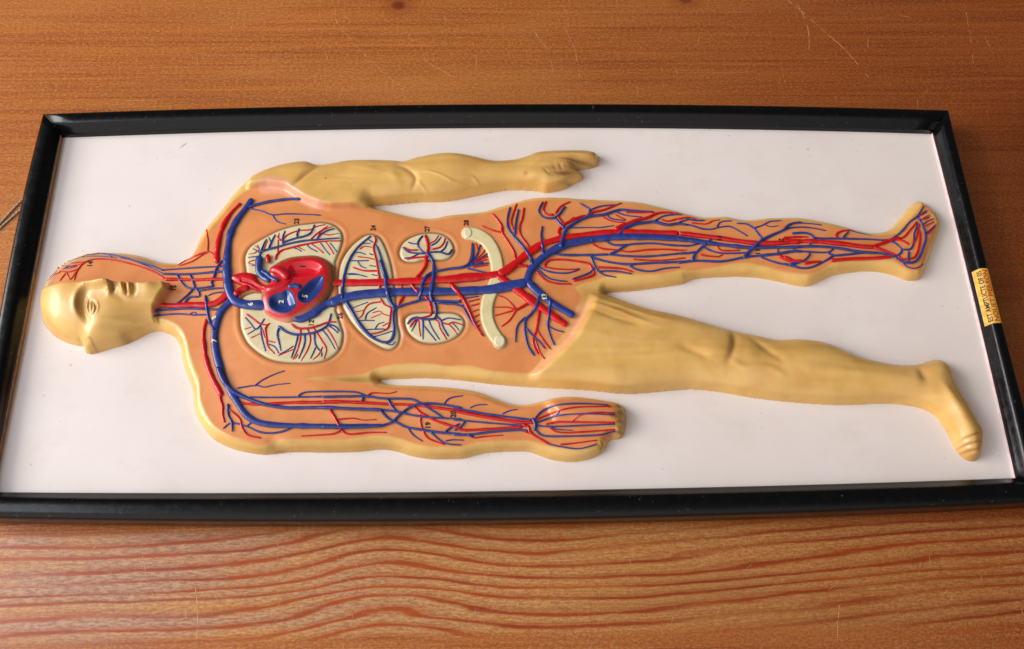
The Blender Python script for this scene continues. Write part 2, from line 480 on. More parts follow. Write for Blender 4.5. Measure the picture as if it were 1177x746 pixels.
# exposed inner faces of the rebate: bare brown wood on one short side, paper edge on the other
def lining(k, mat, name, z0, z1):
    I, O = inner[k], outer[k]
    V = []; F = []
    rng = random.Random(3)
    for i in range(len(I)):
        d = (O[i]-I[i]); d = d/np.linalg.norm(d)
        p = I[i]-d*0.0008; q = I[i]-d*0.0003
        V += [(*p, z0), (*p, z1), (*q, z1+0.0002), (*(I[i]+d*0.0005), z1+0.0002)]
    for i in range(len(I)-1):
        for j in range(3):
            a = 4*i+j; F.append((a, a+1, a+5, a+4))
    return link(name, mesh(name, V, F), rails[k], mat, False)
lining(3, M_RAW, 'rebate_lining', -0.002, Z_LIP-0.0016)
lining(1, M_PAPER, 'paper_edge', -0.002, 0.0022)

# the white board: a slab whose edge sits in the rebate
def ring_mesh():
    loops = []
    L = np.vstack([s[:-1] for s in inner])
    c = L.mean(0)
    O = np.vstack([s[:-1] for s in outer])
    Lx = L+(O-L)*0.12
    n = len(L)
    V = [(*p, 0.0) for p in Lx]+[(*p, Z_TABLE+0.0008) for p in Lx]
    F = [tuple(range(n-1, -1, -1)), tuple(range(n, 2*n))]
    for i in range(n): F.append((i, (i+1)%n, n+(i+1)%n, n+i))
    return mesh('backboard', V, F)
link('backboard', ring_mesh(), chart, M_BOARD, False)

# maker's label folded over the right rail
def label_plate():
    I, O = inner[1], outer[1]
    def at_y(y, f, dz):
        P = I+(O-I)*f
        x = np.interp(-y, -P[:,1], P[:,0])
        z = np.interp(f, [p[0] for p in PROF[2:15]], [p[1] for p in PROF[2:15]])
        return (x, y, z+dz)
    ytop = float(unproj([(1113, 313.5)], Z_LIP)[0,1]); ybot = float(unproj([(1129, 376)], Z_LIP)[0,1])
    fs = np.linspace(0.055, 0.99, 26); ys = np.linspace(ytop, ybot, 16)
    V = []; F = []
    for y in ys:
        for f in fs: V.append(at_y(y, f, 0.0005))
    n = len(fs)
    for i in range(len(ys)-1):
        for j in range(n-1): F.append((i*n+j, i*n+j+1, i*n+n+j+1, i*n+n+j))
    lab = NT('gold_paper_label')
    v = lab.coords(); nn = lab.noise(v, 160, 4)
    mt = lab.finish(lab.mix(lab.ss(nn, 0.35, 0.65), lin(226, 184, 80), lin(204, 152, 62)), 0.42, 0.5)
    link('maker_label', mesh('maker_label', V, F), rails[1], mt)
    return at_y, ytop, ybot
at_y, y_lt, y_lb = label_plate()

# ---------------------------------------------------------------- relief height field (board coordinates, metres)
CELL = 0.0007
gx = np.arange(-0.452, 0.452, CELL); gy = np.arange(-0.19, 0.19, CELL)
GX, GY = np.meshgrid(gx, gy)
def sample(A, x, y):
    u = np.clip((np.asarray(x)-gx[0])/CELL, 0, len(gx)-1.001); v = np.clip((np.asarray(y)-gy[0])/CELL, 0, len(gy)-1.001)
    i = u.astype(int); j = v.astype(int); fu = u-i; fv = v-j
    return A[j,i]*(1-fu)*(1-fv)+A[j,i+1]*fu*(1-fv)+A[j+1,i]*(1-fu)*fv+A[j+1,i+1]*fu*fv

OUTLINE = """47.3,355 50.5,370.6 61,384.6 75,393 90.5,397.6 96.6,398 98.4,404.6 104.5,407 115,404.6 130.6,400 144.6,396 158.5,389.8 172.5,382.8 184.7,380.7
200,387 207,398 210,414 213.7,428 221.6,448.5 222.8,466.7 227,480 238,497 250.4,508 268,516 284.4,520 302,522.5 317,521.6 338.8,519.5 366,520 390,520
416,519 431,517 446,517 460,520 473,524 489.6,527 506,528 530,527.4 544,524 557,521 576,519.4 595,519 608,519.4 621,524 636,528.8 654.6,531 673,528.8 686,524 694,518.5 697,513
699,508.5 704,505.2 712.5,504.5 717,498 719,486.7 719.6,477 716,468 708.8,462.4 695.7,459.6 679,457 660,455 647,455 632,457.8 617,461.5 602,464 589,463 576,459.6 557,452 542,447.5 520,444.7
501.6,443 474,441.8 450,441 436,437.7 450,436 474,435 501.6,435 534,437.7 561,441 594,444 626.6,445.8 668.7,448 690,450 724.5,452.7 780,448 800,447.6 830.6,451 864,457 898,461 932,463.8
969,465.4 1016,463.8 1043,466 1063,471 1077,481 1088.6,498 1097,515 1107,526.8 1117,530 1124,525.8 1127.4,515 1128.4,498 1124,488 1117,474.6 1107,457.7 1097,440.8 1092,424 1078.5,413
1066.7,414.5 1056.6,418 1036,419 1016,416.5 989,410.5 969,402 948.6,393.6 928,390 911.5,389 891,390 867.7,385 840.7,379.4 813.7,371.7 780,362 746,354.7 724,348 707,342 696.6,338 703,336.5 733,334 780,327.5
788,324.5 800,320.5 820,319 847,318 867,319 880.6,321 900,325 911,327.8 924,329.4 932,328 945,321.7 956.5,317 972.6,314 990,312 1003,312 1016,314 1029,317.7 1040,322 1048.5,322.8 1055.8,321
1061.4,313.6 1064.6,304 1069.5,291 1074,278 1078,267 1079.5,258.7 1077.6,250.7 1071,241 1063,234.5 1057,230.5 1052,232 1045,237.8 1037,247.4 1029,257 1022.7,262.8 1013,266 1000,266.8 987,264.4
972.6,260.4 956.5,256.3 940,253 924,250 908,249 894,249.4 880.6,249.8 867,251.7 853.8,251.9 844,250 833.6,248 824,248.4 807,248.8 793,246 780,242.3 770.7,240 757,236.8 737,232 714,229.7 690,228.7
663,227.4 650,226.4 624,226 606,228 588,232.7 570,238 552,243 519,246 494,250.4 472,248 451,243 427,237.3 444,236.2 480,232.6 500,232.6 521,230.5 541,226.5 561.6,222.4 582,219 604,219 618,220
626.4,221.8 636.7,220.6 648,217.8 657.3,212.7 668.5,207.5 670,203.8 666.6,199.6 662,197 669.4,195.4 679.7,193.5 686,191 687.7,185.6 686.7,179 682.5,176 671,174 655.4,173.6 636.7,174 625.5,174.8
616,176 608.7,179 599,182.3 590,184.3 567.7,185.7 545,180.6 525,177 506.5,177 480,181.6 464,186.5 454,185.5 423.5,184.5 399,185.5 382.7,188.5 366.4,190.6 354,186.5 336,187.5 315.4,192.6 297,199.8
280.8,210 266.5,225 256,239.5 237.5,261 228,278 220.6,293 209,300.7 200,301.6 184.7,300.6 174,297.4 158.5,292.5 141,290 118.4,289 106,289.6 92,293 78,300 66,308.8 57.4,319 52,328.8 48,338"""
CUT = """52,329.7 75,326 96,323.8 129,322.7 169,324.4 188,322.7 191.6,332 186,341 177.7,353 174,362 193,366.5 206,374.4 212.5,386 217,398 220.5,414 228.5,432.5 229.6,453 234,466.7 241,484 254.5,495.7 275,505
295,510.7 306,510 325,505 352,505 370,506 397,505 424,501 445,501 462,505 479,510.7 499,514 530,513.4 548,509 567,507 604,506.4 621,510 636,514 660,515.7 679,513.8 686,511 688,506 699.4,504.5 707,496 707,468
699,463 679,460.5 651,459.6 632,462.4 613.5,466 595,467 576,463 548,454 520,448.4 490,446 460,445 440,443 414.5,440.5 380,438.5 348,437 380,434 414.5,431 433.6,423 455,419 487,417.5 517,421 538.7,420 562,425.5
584,428 605,428.7 613,425.5 626,408 648,384 664,352 668,341 660,331 679,323.6 711.6,316 754.5,315 780,311 807,309 833.6,305 853.8,301.7 874,305 900,312 924,315 940,312 953,304 972.6,300 1013,299 1024,297.5 1037,307
1048.5,311 1060,307 1064.6,294 1069.5,276.5 1076,260 1071,246 1063,236 1059,233.7 1055,242.6 1045,252 1034,265 1026,269 997,271 972,264 940,257 908,252.5 880,253 850,255.5 833,252 807,252 780,246 757,240.5 737,236
714,233.5 690,232 650,230 624,230 606,232 588,236.5 552,247 519,250 494,254 472,252 451,247 427,241 403,237 380.7,238.5 366.4,236.5 350,229.5 338,221.5 327.7,214 307,212 289,217 274.7,225 266.5,233 254,249 237,269
226,285 216,297 200,304.5 184,304 170,299.5 160,297 141,294 118,293.5 98,296 84,301 72,308 62,317"""
PEACH = "612,428 628,407 650,383 664,352 671,345 678,348 675.5,357 660,388 639,409.5 617,430"
PINK = "300,222 300,208 318,206 333,212 345,221 356,230 372,236 366,241 350,236 336,228 320,222"
ARM = "285,170 705,158 705,223.5 560,230 425,239 403,237.5 380.7,239 366.4,237 350,230 338,222 327.7,215 307,212 285,214"
LEG = "682,340 703,334 1150,360 1150,540 640,480 613,431 639,409 660,388 677,356"
FACE = "30,330 52,329 75,325.5 96,323.5 129,322.5 169,324 189,322.5 193,332 187,341 179,354 178,366 184,384 182,420 120,450 30,440"

def outline_xy():
    P = pts(OUTLINE)
    P = catmull(P, 3, True)
    d = np.roll(P, -1, 0)-np.roll(P, 1, 0)
    # outward normal in photo; the far side of the relief hides its own foot
    area2 = np.sum(P[:,0]*np.roll(P[:,1], -1)-np.roll(P[:,0], -1)*P[:,1])
    n = np.stack([d[:,1], -d[:,0]], 1)*np.sign(area2)
    n /= np.linalg.norm(n, axis=1)[:, None]+1e-9
    z = 0.0045*np.clip(-n[:,1], 0, 1)
    return unproj(P, z)
OUT_XY = outline_xy()
SD = sdf(OUT_XY, GX, GY)
H0 = 0.0105
def up(s, z, n=3): return unproj(catmull(pts(s), n, True) if n > 1 else pts(s), z)
_c = pts(CUT); _z = np.full(len(_c), H0); _z[:12] = (.015, .018, .022, .024, .0235, .020, .018, .0165, .015, .0135, .012, .011)
CD = sdf(unproj(catmull(_c, 2, True), np.interp(np.arange(2*len(_c))/2, np.arange(len(_c)), _z)), GX, GY)
def arm_xy():
    P = pts(ARM); z = np.full(len(P), H0+0.003); z[:5] = (.012, .012, -.002, -.001, .004)
    return unproj(P, z)
def face_xy():
    P = pts(FACE); z = np.full(len(P), 0.014); z[:11] = (.012, .015, .018, .022, .024, .0235, .020, .018, .0165, .015, .0135)
    return unproj(P, z)
mm = 0.001
def edge(d, H, R, p):
    t = np.clip(d/R, 0, 1)
    return H*(1-(1-t)**p)**(1/p)
RIM = 11*PX
base = edge(SD, H0, RIM, 1.75)
in_ = sstep(0, 14*PX, SD)
dome = np.zeros_like(base)
for poly, Hd, R2, soft in ((ARM, 7.5*mm, 23*PX, 3*PX), (LEG, 9*mm, 31*PX, 6*PX), (FACE, 12.5*mm, 46*PX, 1.4*PX)):
    m = sdf(face_xy() if poly is FACE else arm_xy() if poly is ARM else up(poly, H0+0.003, 1), GX, GY, 0.02)
    w = sstep(-soft, soft, m)
    base = base*(1-w)+edge(blur(np.maximum(SD, 0).astype(float), 2), H0, max(0.72*R2, 17*PX), 2.1)*w
    dome += w*edge(blur(np.maximum(SD, 0).astype(float), 4), Hd, R2, 2.0)
torso = 3.5*mm*sstep(0, 85*PX, SD)
Hf = base+blur(dome, 1.6)*sstep(0, 5*PX, SD)+torso
# features modelled into the plaster: (points, height in mm, width in px)
LINES = """366,191 352,201 338,214|-1.6|2.6
455,190 468,196 478,206 474,217|-1.2|2.4
440,192 452,200 458,212|0.7|4
480,199 492,199 506,203 519,209|0.7|1.3
529,206 543,205 551,211|0.7|1.3
480,209 488,217 494,223|0.6|1.3
531,215 539,224|0.5|1.2
510,205 530,212 565,214|0.5|1.3
560,214 582,216|0.5|1.3
385,204 410,206 440,205|-0.5|1.6
400,190 430,196 455,204|0.5|2.5
626,179 650,177.5 685,178|1.3|2.6
640,187 662,187.5 686,187.5|1.3|2.4
642,182.8 662,182.6 688,182.8|-1.0|1.1
640,193 660,192.5 680,191.5|0.5|1.6
626,195 632,199.5 645,200.3 662,197.5|-2.2|1.8
634,192 639,197|-0.35|1.2
643,191 647,196|-0.3|1.2
653,190 656,195.5|-0.3|1.2
630,209 650,207.5 667,204|1.7|3.0
606,207 618,203 630,205|0.8|3.4
610,190 622,184 634,181|0.6|2.4
701,468 720,467|-1.4|1.4
702,477.5 722,477|-1.4|1.4
702,486.5 722,487|-1.4|1.4
700,495.5 720,497|-1.4|1.4
687,505 692,512 690,519|-0.9|1.3
679,349 707,358 733,368.6 754,375|0.9|1.8
682,343 712,352 745,363 776,370|0.9|1.9
676,356 705,367 735,376|-0.8|2.4
780,400 800,407 814,414|-1.5|3.2
843,380 843,397 836,418|-2.2|3.4
840,417 857,425 881,424 900,432|1.5|3.0
862,388 878,402 898,416|-1.4|3.2
890,420 940,426 980,430 1040,434|1.0|4.0
905,440 960,446 1030,448|-0.5|4.0
1058,426 1062,436|-1.2|3.0
1104,507 1112,503 1127,499|-1.2|1.2
1103,514 1112,511 1127,509|-1.2|1.2
1104,520 1112,518 1126,517|-1.2|1.2
1082,440 1100,472 1116,500|1.8|3.6
312,506 317,513 320,522|-2.0|5.0
1068,237 1063,244|-0.9|1.1
1074,244 1067,251|-0.9|1.1
1078,251 1070,258|-0.9|1.1
1080,259 1072,265|-0.9|1.1"""
FM = sstep(-1.2*PX, 1.6*PX, sdf(face_xy(), GX, GY, 0.02))
FACE_LINES = """335,272 300,310 278,360 270,410 282,460 310,500|1.3|3.0
352,300 326,340 312,400 322,460 348,510|-2.0|3.6
352,368 341,416 354,464|1.0|1.1
361,371 351,417 363,461|-1.0|.8
381,374 399,402 405,426 396,450 380,464|-1.15|.9
410,390 418,424 408,456|0.5|1.2
372,374 382,416 373,460|-0.9|.7
330,266 400,264 440,264 505,266|3.2|3.8
430,264 480,266 506,268|2.2|3.0
488,310 500,322 496,336|1.3|2.0
520,254 524,285 522,318|-2.6|1.7
548,258 552,285|-0.5|1.4
574,256 580,290 588,322|2.0|1.9
600,256 604,295 612,340|-1.7|1.0
626,258 630,295 628,325|1.8|1.9
656,256 660,300 650,338|-1.5|2.0
700,258 745,262|1.4|5
505,335 545,350 590,375|-0.6|2.6
585,596 612,612|-1.8|3.0
338,668 342,700 362,724|1.6|2.2
385,640 380,680 385,715|-1.4|1.5"""
def add_lines(txt, z, conv):
    global Hf
    for l in txt.split('\n'):
        s, a, w = l.split('|')
        P = pts(s)
        if conv: P = np.array([40, 280])+P/5.7375
        Q = unproj(catmull(P, 4), z)
        sg = float(w)*PX
        Q = resample(Q, sg*0.8)
        n = len(Q)-1
        g = np.zeros(GX.shape)
        for i in range(n):                         # strokes fade out towards both ends
            f = math.sin(math.pi*(i+0.5)/n)**0.55
            g = np.maximum(g, f*(np.exp(-0.5*(linedist(Q[i:i+2], GX, GY, 3.2*sg)/sg)**2)-math.exp(-0.5*3.2**2)))
        Hf = Hf+float(a)*(1.5 if conv else 1.0)*mm*np.maximum(g, 0)*sstep(0, 4*PX, SD)
add_lines(LINES, 0.016, False)
Hb0 = Hf.copy()
add_lines(FACE_LINES, 0.023, True)
def bumpg(px, py, sx, sy, a, z=0.016):
    global Hf
    c = unproj([(px, py)], z)[0]
    Hf = Hf+a*mm*np.exp(-0.5*(((GX-c[0])/(sx*PX))**2+((GY-c[1])/(sy*PX))**2))*sstep(0, 8*PX, SD)
for a in ((102, 350, 8, 13, -2.6), (105, 353, 4, 7, 2.0), (70, 350, 16, 20, 1.2), (112, 371, 9, 9, 1.6), (128, 352, 10, 12, 0.8), (150, 330, 16, 7, 1.4), (171, 332, 7, 9, 1.6),
          (128, 327, 5, 7, 2.2), (150, 365, 14, 8, -0.8), (142, 386, 5, 4, -1.8)):
    bumpg(*a, z=0.023)
Hf = Hb0+(Hf-Hb0)*FM
for a in ((822, 402, 13, 9, 2.2), (859, 406, 9, 9, 2.4), (1073, 424, 9, 8, 2.2), (1060, 434, 5, 8, -1.4), (1104, 478, 9, 14, 1.4), (925, 408, 26, 10, 1.6), (430, 208, 22, 9, 1.2), (505, 200, 25, 9, 1.2), (612, 205, 8, 8, 1.5), (740, 405, 50, 18, 1.2)):
    bumpg(*a)
Hf = np.where(SD > 0, Hf, SD*1.2)
# gentle hand-modelled unevenness
rs = np.random.RandomState(2)
lump = blur(rs.randn(*Hf.shape), 9); lump /= lump.std()
lump2 = blur(rs.randn(*Hf.shape), 28); lump2 /= lump2.std()
Hf = Hf+(0.04*mm*lump+0.25*mm*lump2)*in_

# organ outlines
POLYS = {}
for l in """heart|306.3,324.2 307.0,312.2 311.7,305.5 321.0,298.8 333.1,294.1 350.5,292.1 363.9,292.3 376.0,297.4 384.0,305.5 385.7,316.2 383.4,329.6 378.0,340.3 369.3,350.4 357.2,359.1 343.8,365.8 333.1,370.5 322.4,369.5 309.0,363.8 301.6,357.1 298.5,348.4 298.9,339.0 302.9,330.9
heartring|307.6,320.2 310.3,310.2 325.1,300.8 343.8,295.8 357.2,295.0 368.0,297.4 374.7,305.5 376.7,317.5 372.0,333.6 361.3,345.7 346.5,356.4 333.1,363.1 322.4,364.5 311.7,361.1 304.3,354.4 301.6,347.0 303.6,339.0 307.6,332.3
ventricle_left|329.4,310.2 331.1,304.8 335.8,301.4 346.5,298.8 357.2,298.5 366.6,301.4 371.3,306.1 369.3,312.8 363.9,316.5 354.6,318.9 343.8,320.2 335.8,319.5 331.1,315.5
ventricle_right|341.2,340.3 342.5,335.0 347.9,329.6 357.2,321.6 366.6,316.9 371.3,316.9 372.3,321.6 369.3,332.3 362.6,341.0 355.9,347.0 349.2,348.4 343.2,345.7
atrium|307.9,348.4 309.0,342.3 314.3,338.3 323.1,336.0 329.1,332.0 335.8,336.0 339.5,344.3 340.1,351.0 333.8,357.5 325.7,359.8 315.7,357.7 309.7,353.5
lungt|282.7,307.5 281.8,297.9 283.3,290.7 288.1,283.4 296.5,277.4 306.2,272.0 318.2,265.9 330.3,261.7 342.4,258.7 356.8,256.9 371.3,255.9 382.2,258.1 389.4,262.9 393.3,268.9 393.6,277.4 390.6,288.2 385.8,300.3 383.4,309.9 366.5,317.2 330.3,317.2 294.1,317.2 284.5,314.8
lungb|277.2,344.5 276.0,360.1 276.6,374.6 279.6,384.3 285.7,395.1 296.5,404.8 309.8,412.6 324.3,416.2 342.4,417.1 359.2,416.8 373.7,414.4 385.8,407.2 392.4,397.5 394.5,384.3 391.2,372.2 386.4,357.7 383.4,351.7 354.4,348.1 306.2,337.2 288.1,337.2
kidt|459.2,289.7 462.5,280.8 470.0,274.2 481.3,269.5 492.5,267.9 504.7,268.6 515.0,273.3 520.7,280.8 521.8,287.8 518.8,294.9 511.3,298.6 500.0,298.9 487.8,298.9 478.5,301.2 468.1,301.0 461.6,297.2
kidb|465.8,368.5 469.1,363.0 477.5,360.0 492.5,359.3 507.5,359.5 520.7,359.8 529.1,362.8 533.8,369.4 532.9,377.8 526.3,386.1 515.0,391.9 501.0,394.7 486.9,393.8 475.6,388.2 468.1,379.2
liver|388.6,324.4 391.8,302.9 401.4,286.2 414.3,274.2 426.1,269.2 436.8,273.5 444.3,287.5 449.7,305.1 452.5,324.4 455.5,357.9 456.8,372.9 459.8,385.8 456.1,397.6 446.1,401.7 430.4,394.8 415.4,383.0 403.6,369.1 395.0,354.0 389.7,340.8""".split('\n'):
    k, s = l.split('|'); POLYS[k] = pts(s)
def organ_xy(k, dz=0.0):
    P = catmull(POLYS[k], 4, True)
    z = np.full(len(P), 0.014)
    for _ in range(4):
        xy = unproj(P, z); z = sample(Hf, xy[:,0], xy[:,1])+dz
    return unproj(P, z)
PADS = {}
for k in ('lungt', 'lungb', 'liver', 'kidt', 'kidb'):
    PADS[k] = organ_xy(k)
    d = sdf(PADS[k], GX, GY, 0.012)
    Hf = Hf-0.7*mm*np.exp(-0.5*(d/(1.5*PX))**2)+0.35*mm*np.exp(-0.5*((d+4.5*PX)/(1.8*PX))**2)
Hbody = Hf.copy()
Hs = Hbody.copy()                      # the surface that vessels lie on: body plus organs
for k in PADS:
    d = sdf(PADS[k], GX, GY, 0.012)
    Hs = Hs+0.6*mm*sstep(0, 2.5*PX, d)

# ---------------------------------------------------------------- the figure: one continuous mesh
def grid_mesh(name, X, Y, Z, keep):
    ny, nx = X.shape
    q = keep[:-1,:-1]|keep[1:,:-1]|keep[:-1,1:]|keep[1:,1:]
    idx = np.arange(ny*nx).reshape(ny, nx)
    Q = np.stack([idx[:-1,:-1][q], idx[:-1,1:][q], idx[1:,1:][q], idx[1:,:-1][q]], 1)
    used = np.unique(Q)
    remap = np.zeros(ny*nx, np.int64); remap[used] = np.arange(len(used))
    V = np.stack([X.ravel()[used], Y.ravel()[used], Z.ravel()[used]], 1)
    return mesh_quads(name, V, remap[Q]), used

SKIN = np.array(lin(231, 185, 106)); TISSUE = np.array(lin(223, 144, 86)); PEACHC = np.array(lin(236, 172, 124)); PINKC = np.array(lin(232, 170, 140))
OCHRE = np.array(lin(186, 134, 58)); GREY = np.array(lin(170, 138, 124))
cut = sstep(-1.1*PX, 1.1*PX, CD+0.6*PX*blur(rs.randn(*GX.shape), 5)*6)
C = SKIN[None,None,:]*(1-cut[...,None])+TISSUE*cut[...,None]
def paint(w, col):
    global C
    C = C*(1-w[...,None])+np.array(col)*w[...,None]
vari = blur(rs.randn(*GX.shape), 14); vari /= vari.std()
vx = blur(rs.randn(*GX.shape), 5); vx /= vx.std()
streak = blur2(rs.randn(*GX.shape), 2.0, 26)
streak2 = blur2(rs.randn(*GX.shape), 6.0, 40)
paint(np.clip(0.15+0.11*vari+0.04*streak+0.05*streak2, 0, 0.6)*(1-cut), OCHRE)
paint(np.clip(0.05*streak-0.06*streak2+0.06*vari, 0, 0.3)*(1-cut), lin(238, 200, 140))
for px, py, sx, sy, a in ((142, 372, 28, 20, 0.45), (150, 340, 26, 12, 0.3), (500, 188, 120, 7, 0.35), (620, 190, 50, 14, 0.25), (880, 398, 90, 9, 0.35), (720, 356, 50, 8, 0.45), (990, 414, 60, 7, 0.3)):  # mid-face ochre; shade of upper arm and leg edges put into the colour
    c0 = unproj([(px, py)], 0.018)[0]
    paint(a*np.exp(-0.5*(((GX-c0[0])/(sx*PX))**2+((GY-c0[1])/(sy*PX))**2))*(0.8+0.3*np.clip(streak, -1, 1))*(1-cut), lin(196, 146, 72))
paint(np.clip(0.05+0.18*vari+0.03*vx, 0, 0.5)*cut, lin(206, 126, 72))
paint(sstep(-3*PX, 3*PX, sdf(up(PEACH, H0+0.004, 2), GX, GY, 0.02))*0.95, PEACHC)
paint(sstep(-4*PX, 3*PX, sdf(up(PINK, H0+0.002, 2), GX, GY, 0.02))*0.75, PINKC)
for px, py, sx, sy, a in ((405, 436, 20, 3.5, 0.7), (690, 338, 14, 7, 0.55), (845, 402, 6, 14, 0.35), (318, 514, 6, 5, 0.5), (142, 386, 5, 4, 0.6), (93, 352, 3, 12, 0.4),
                          (131, 327, 2.5, 8, 0.6), (640, 196, 12, 3, 0.45), (690, 184, 8, 6, 0.35), (716, 482, 6, 20, 0.5), (1122, 508, 6, 12, 0.3), (604, 201, 2, 2, 0.6), (1060, 434, 5, 7, 0.4)):  # folds browned; eye-socket and under-nose shadow put into the colour
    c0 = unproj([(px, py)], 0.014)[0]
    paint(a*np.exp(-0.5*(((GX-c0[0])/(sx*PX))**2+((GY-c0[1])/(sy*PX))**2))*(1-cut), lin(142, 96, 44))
# strip of skull and scalp painted grey along the crown of the opened head
hd = sstep(15*PX, 8*PX, SD)*sstep(-1*PX, 1*PX, CD)*(GX < unproj([(178, 300)], 0.01)[0,0])
paint(hd*0.75, GREY)
c0 = unproj([(374.5, 205)], 0.018)[0]
paint(0.8*np.exp(-(((GX-c0[0])/(1.2*PX))**2+((GY-c0[1])/(1.0*PX))**2)**2), lin(96, 58, 30))
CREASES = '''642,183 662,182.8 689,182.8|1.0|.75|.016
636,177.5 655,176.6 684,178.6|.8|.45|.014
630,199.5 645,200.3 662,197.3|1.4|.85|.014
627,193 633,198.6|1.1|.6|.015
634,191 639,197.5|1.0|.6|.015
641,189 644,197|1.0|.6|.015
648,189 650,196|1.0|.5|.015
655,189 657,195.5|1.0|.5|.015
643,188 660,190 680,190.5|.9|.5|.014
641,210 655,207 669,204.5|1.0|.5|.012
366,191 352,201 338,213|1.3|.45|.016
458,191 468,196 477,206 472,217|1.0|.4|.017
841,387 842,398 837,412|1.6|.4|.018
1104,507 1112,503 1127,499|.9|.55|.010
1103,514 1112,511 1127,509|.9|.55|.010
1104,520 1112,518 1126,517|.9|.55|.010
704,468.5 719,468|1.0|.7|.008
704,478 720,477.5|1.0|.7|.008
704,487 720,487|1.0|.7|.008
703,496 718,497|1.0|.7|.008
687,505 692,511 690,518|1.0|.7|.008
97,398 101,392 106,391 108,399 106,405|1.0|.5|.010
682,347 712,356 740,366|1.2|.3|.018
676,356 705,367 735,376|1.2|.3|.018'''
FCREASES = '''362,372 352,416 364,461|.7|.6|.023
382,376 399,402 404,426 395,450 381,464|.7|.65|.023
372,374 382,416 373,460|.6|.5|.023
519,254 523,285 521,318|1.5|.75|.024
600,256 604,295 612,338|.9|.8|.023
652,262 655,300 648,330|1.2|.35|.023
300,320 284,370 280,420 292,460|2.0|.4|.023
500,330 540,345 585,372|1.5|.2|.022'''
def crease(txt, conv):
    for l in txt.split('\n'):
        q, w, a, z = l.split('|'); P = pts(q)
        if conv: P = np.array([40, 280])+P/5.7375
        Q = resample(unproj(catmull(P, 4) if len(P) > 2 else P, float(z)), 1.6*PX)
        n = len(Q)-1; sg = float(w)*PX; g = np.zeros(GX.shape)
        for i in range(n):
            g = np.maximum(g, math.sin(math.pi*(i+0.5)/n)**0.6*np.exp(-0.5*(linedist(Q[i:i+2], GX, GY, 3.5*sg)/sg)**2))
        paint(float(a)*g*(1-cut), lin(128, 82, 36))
crease(CREASES, False); crease(FCREASES, True)  # grooves browned: dirt in the creases, and their shade put into the colour
# toe nails and finger nails
for px, py in ((1122, 503), (1121, 512), (1119, 520), (664, 206), (685, 181)):
    c0 = unproj([(px, py)], 0.012)[0]
    paint(0.55*np.exp(-(((GX-c0[0])/(2.2*PX))**2+((GY-c0[1])/(1.4*PX))**2)**2), lin(226, 150, 116))
# thin dark contour lines engraved round the organs
for k in PADS:
    d = sdf(PADS[k], GX, GY, 0.012)
    paint(0.9*np.exp(-0.5*((d+0.3*PX)/(0.9*PX))**2), lin(118, 88, 56))
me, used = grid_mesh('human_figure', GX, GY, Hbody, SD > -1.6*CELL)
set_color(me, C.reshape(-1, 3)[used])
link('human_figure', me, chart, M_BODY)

# ---------------------------------------------------------------- organs as inlaid relief patches
def patch(name, xy, zfun, cfun, mat, parent, cell=0.0004, H=None):
    lo = xy.min(0)-0.002; hi = xy.max(0)+0.002
    X, Y = np.meshgrid(np.arange(lo[0], hi[0], cell), np.arange(lo[1], hi[1], cell))
    d = sdf(xy, X, Y)
    Z = zfun(X, Y, d)
    Z = np.where(d > 0, Z, Z+d*1.3)
    me, used = grid_mesh(name, X, Y, Z, d > -1.5*cell)
    set_color(me, cfun(X, Y, d).reshape(-1, 3)[used])
    return link(name, me, parent, mat)
CREAM = np.array(lin(222, 208, 168)); LINE = np.array(lin(150, 128, 92)); CREAM2 = np.array(lin(210, 196, 150))
def cream_c(X, Y, d):
    w = np.exp(-0.5*((d-0.2*PX)/(0.7*PX))**2)[...,None]*0.9
    n = blur(rs.randn(*X.shape), 8); n = np.clip(0.3+0.3*n/n.std(), 0, 1)[...,None]
    c = CREAM*(1-n)+CREAM2*n
    return c*(1-w)+LINE*w
ORG = {}
for k, nm in (('lungt', 'lung'), ('lungb', 'lung'), ('liver', 'liver'), ('kidt', 'kidney'), ('kidb', 'kidney')):
    ORG[k] = patch(nm, PADS[k], lambda X, Y, d: sample(Hbody, X, Y)+0.1*mm+0.75*mm*sstep(0, 2.2*PX, d), cream_c, M_ORGAN, chart)

# heart: wall with hollowed chambers
HZ = 6.5*mm
def xy_at(k, dz):
    P = catmull(POLYS[k], 4, True); z = np.full(len(P), 0.02)
    for _ in range(4):
        xy = unproj(P, z); z = sample(Hbody, xy[:,0], xy[:,1])+dz
    return unproj(P, z)
HEART = xy_at('heart', 0.003); RING = xy_at('heartring', HZ)
CH = {k: xy_at(k, HZ) for k in ('ventricle_left', 'ventricle_right', 'atrium')}
hb0 = float(np.median(sample(blur(Hbody, 12), HEART[:,0], HEART[:,1])))
def heart_wall(X, Y, d):
    return hb0-1.0*mm+edge(np.maximum(d, 0), HZ+1.0*mm, 13*PX, 1.9)
def heart_z(X, Y, d):
    z = heart_wall(X, Y, d)
    for k, xy in CH.items():
        c = sdf(xy, X, Y, 0.02)
        z = z-sstep(-1.0*PX, 10*PX, c)*4.6*mm
    return z
RWALL = np.array(lin(192, 26, 32)); RW2 = np.array(lin(150, 88, 50)); RW3 = np.array(lin(226, 150, 120))
def heart_c(X, Y, d):
    r = sstep(-3.5*PX, 2.5*PX, sdf(RING, X, Y))[...,None]
    c0 = unproj([(320, 365)], 0.02)[0]
    pinkw = np.exp(-0.5*(((X-c0[0])/(24*PX))**2+((Y-c0[1])/(18*PX))**2))[...,None]  # lit lower-left side of the wall put into the colour as pink
    side_c = RW2*(1-pinkw)+RW3*pinkw
    return side_c*(1-r)+RWALL*r
heart = patch('heart', HEART, heart_z, heart_c, M_HEART, chart, 0.0003)
dh = sdf(HEART, GX, GY, 0.012)
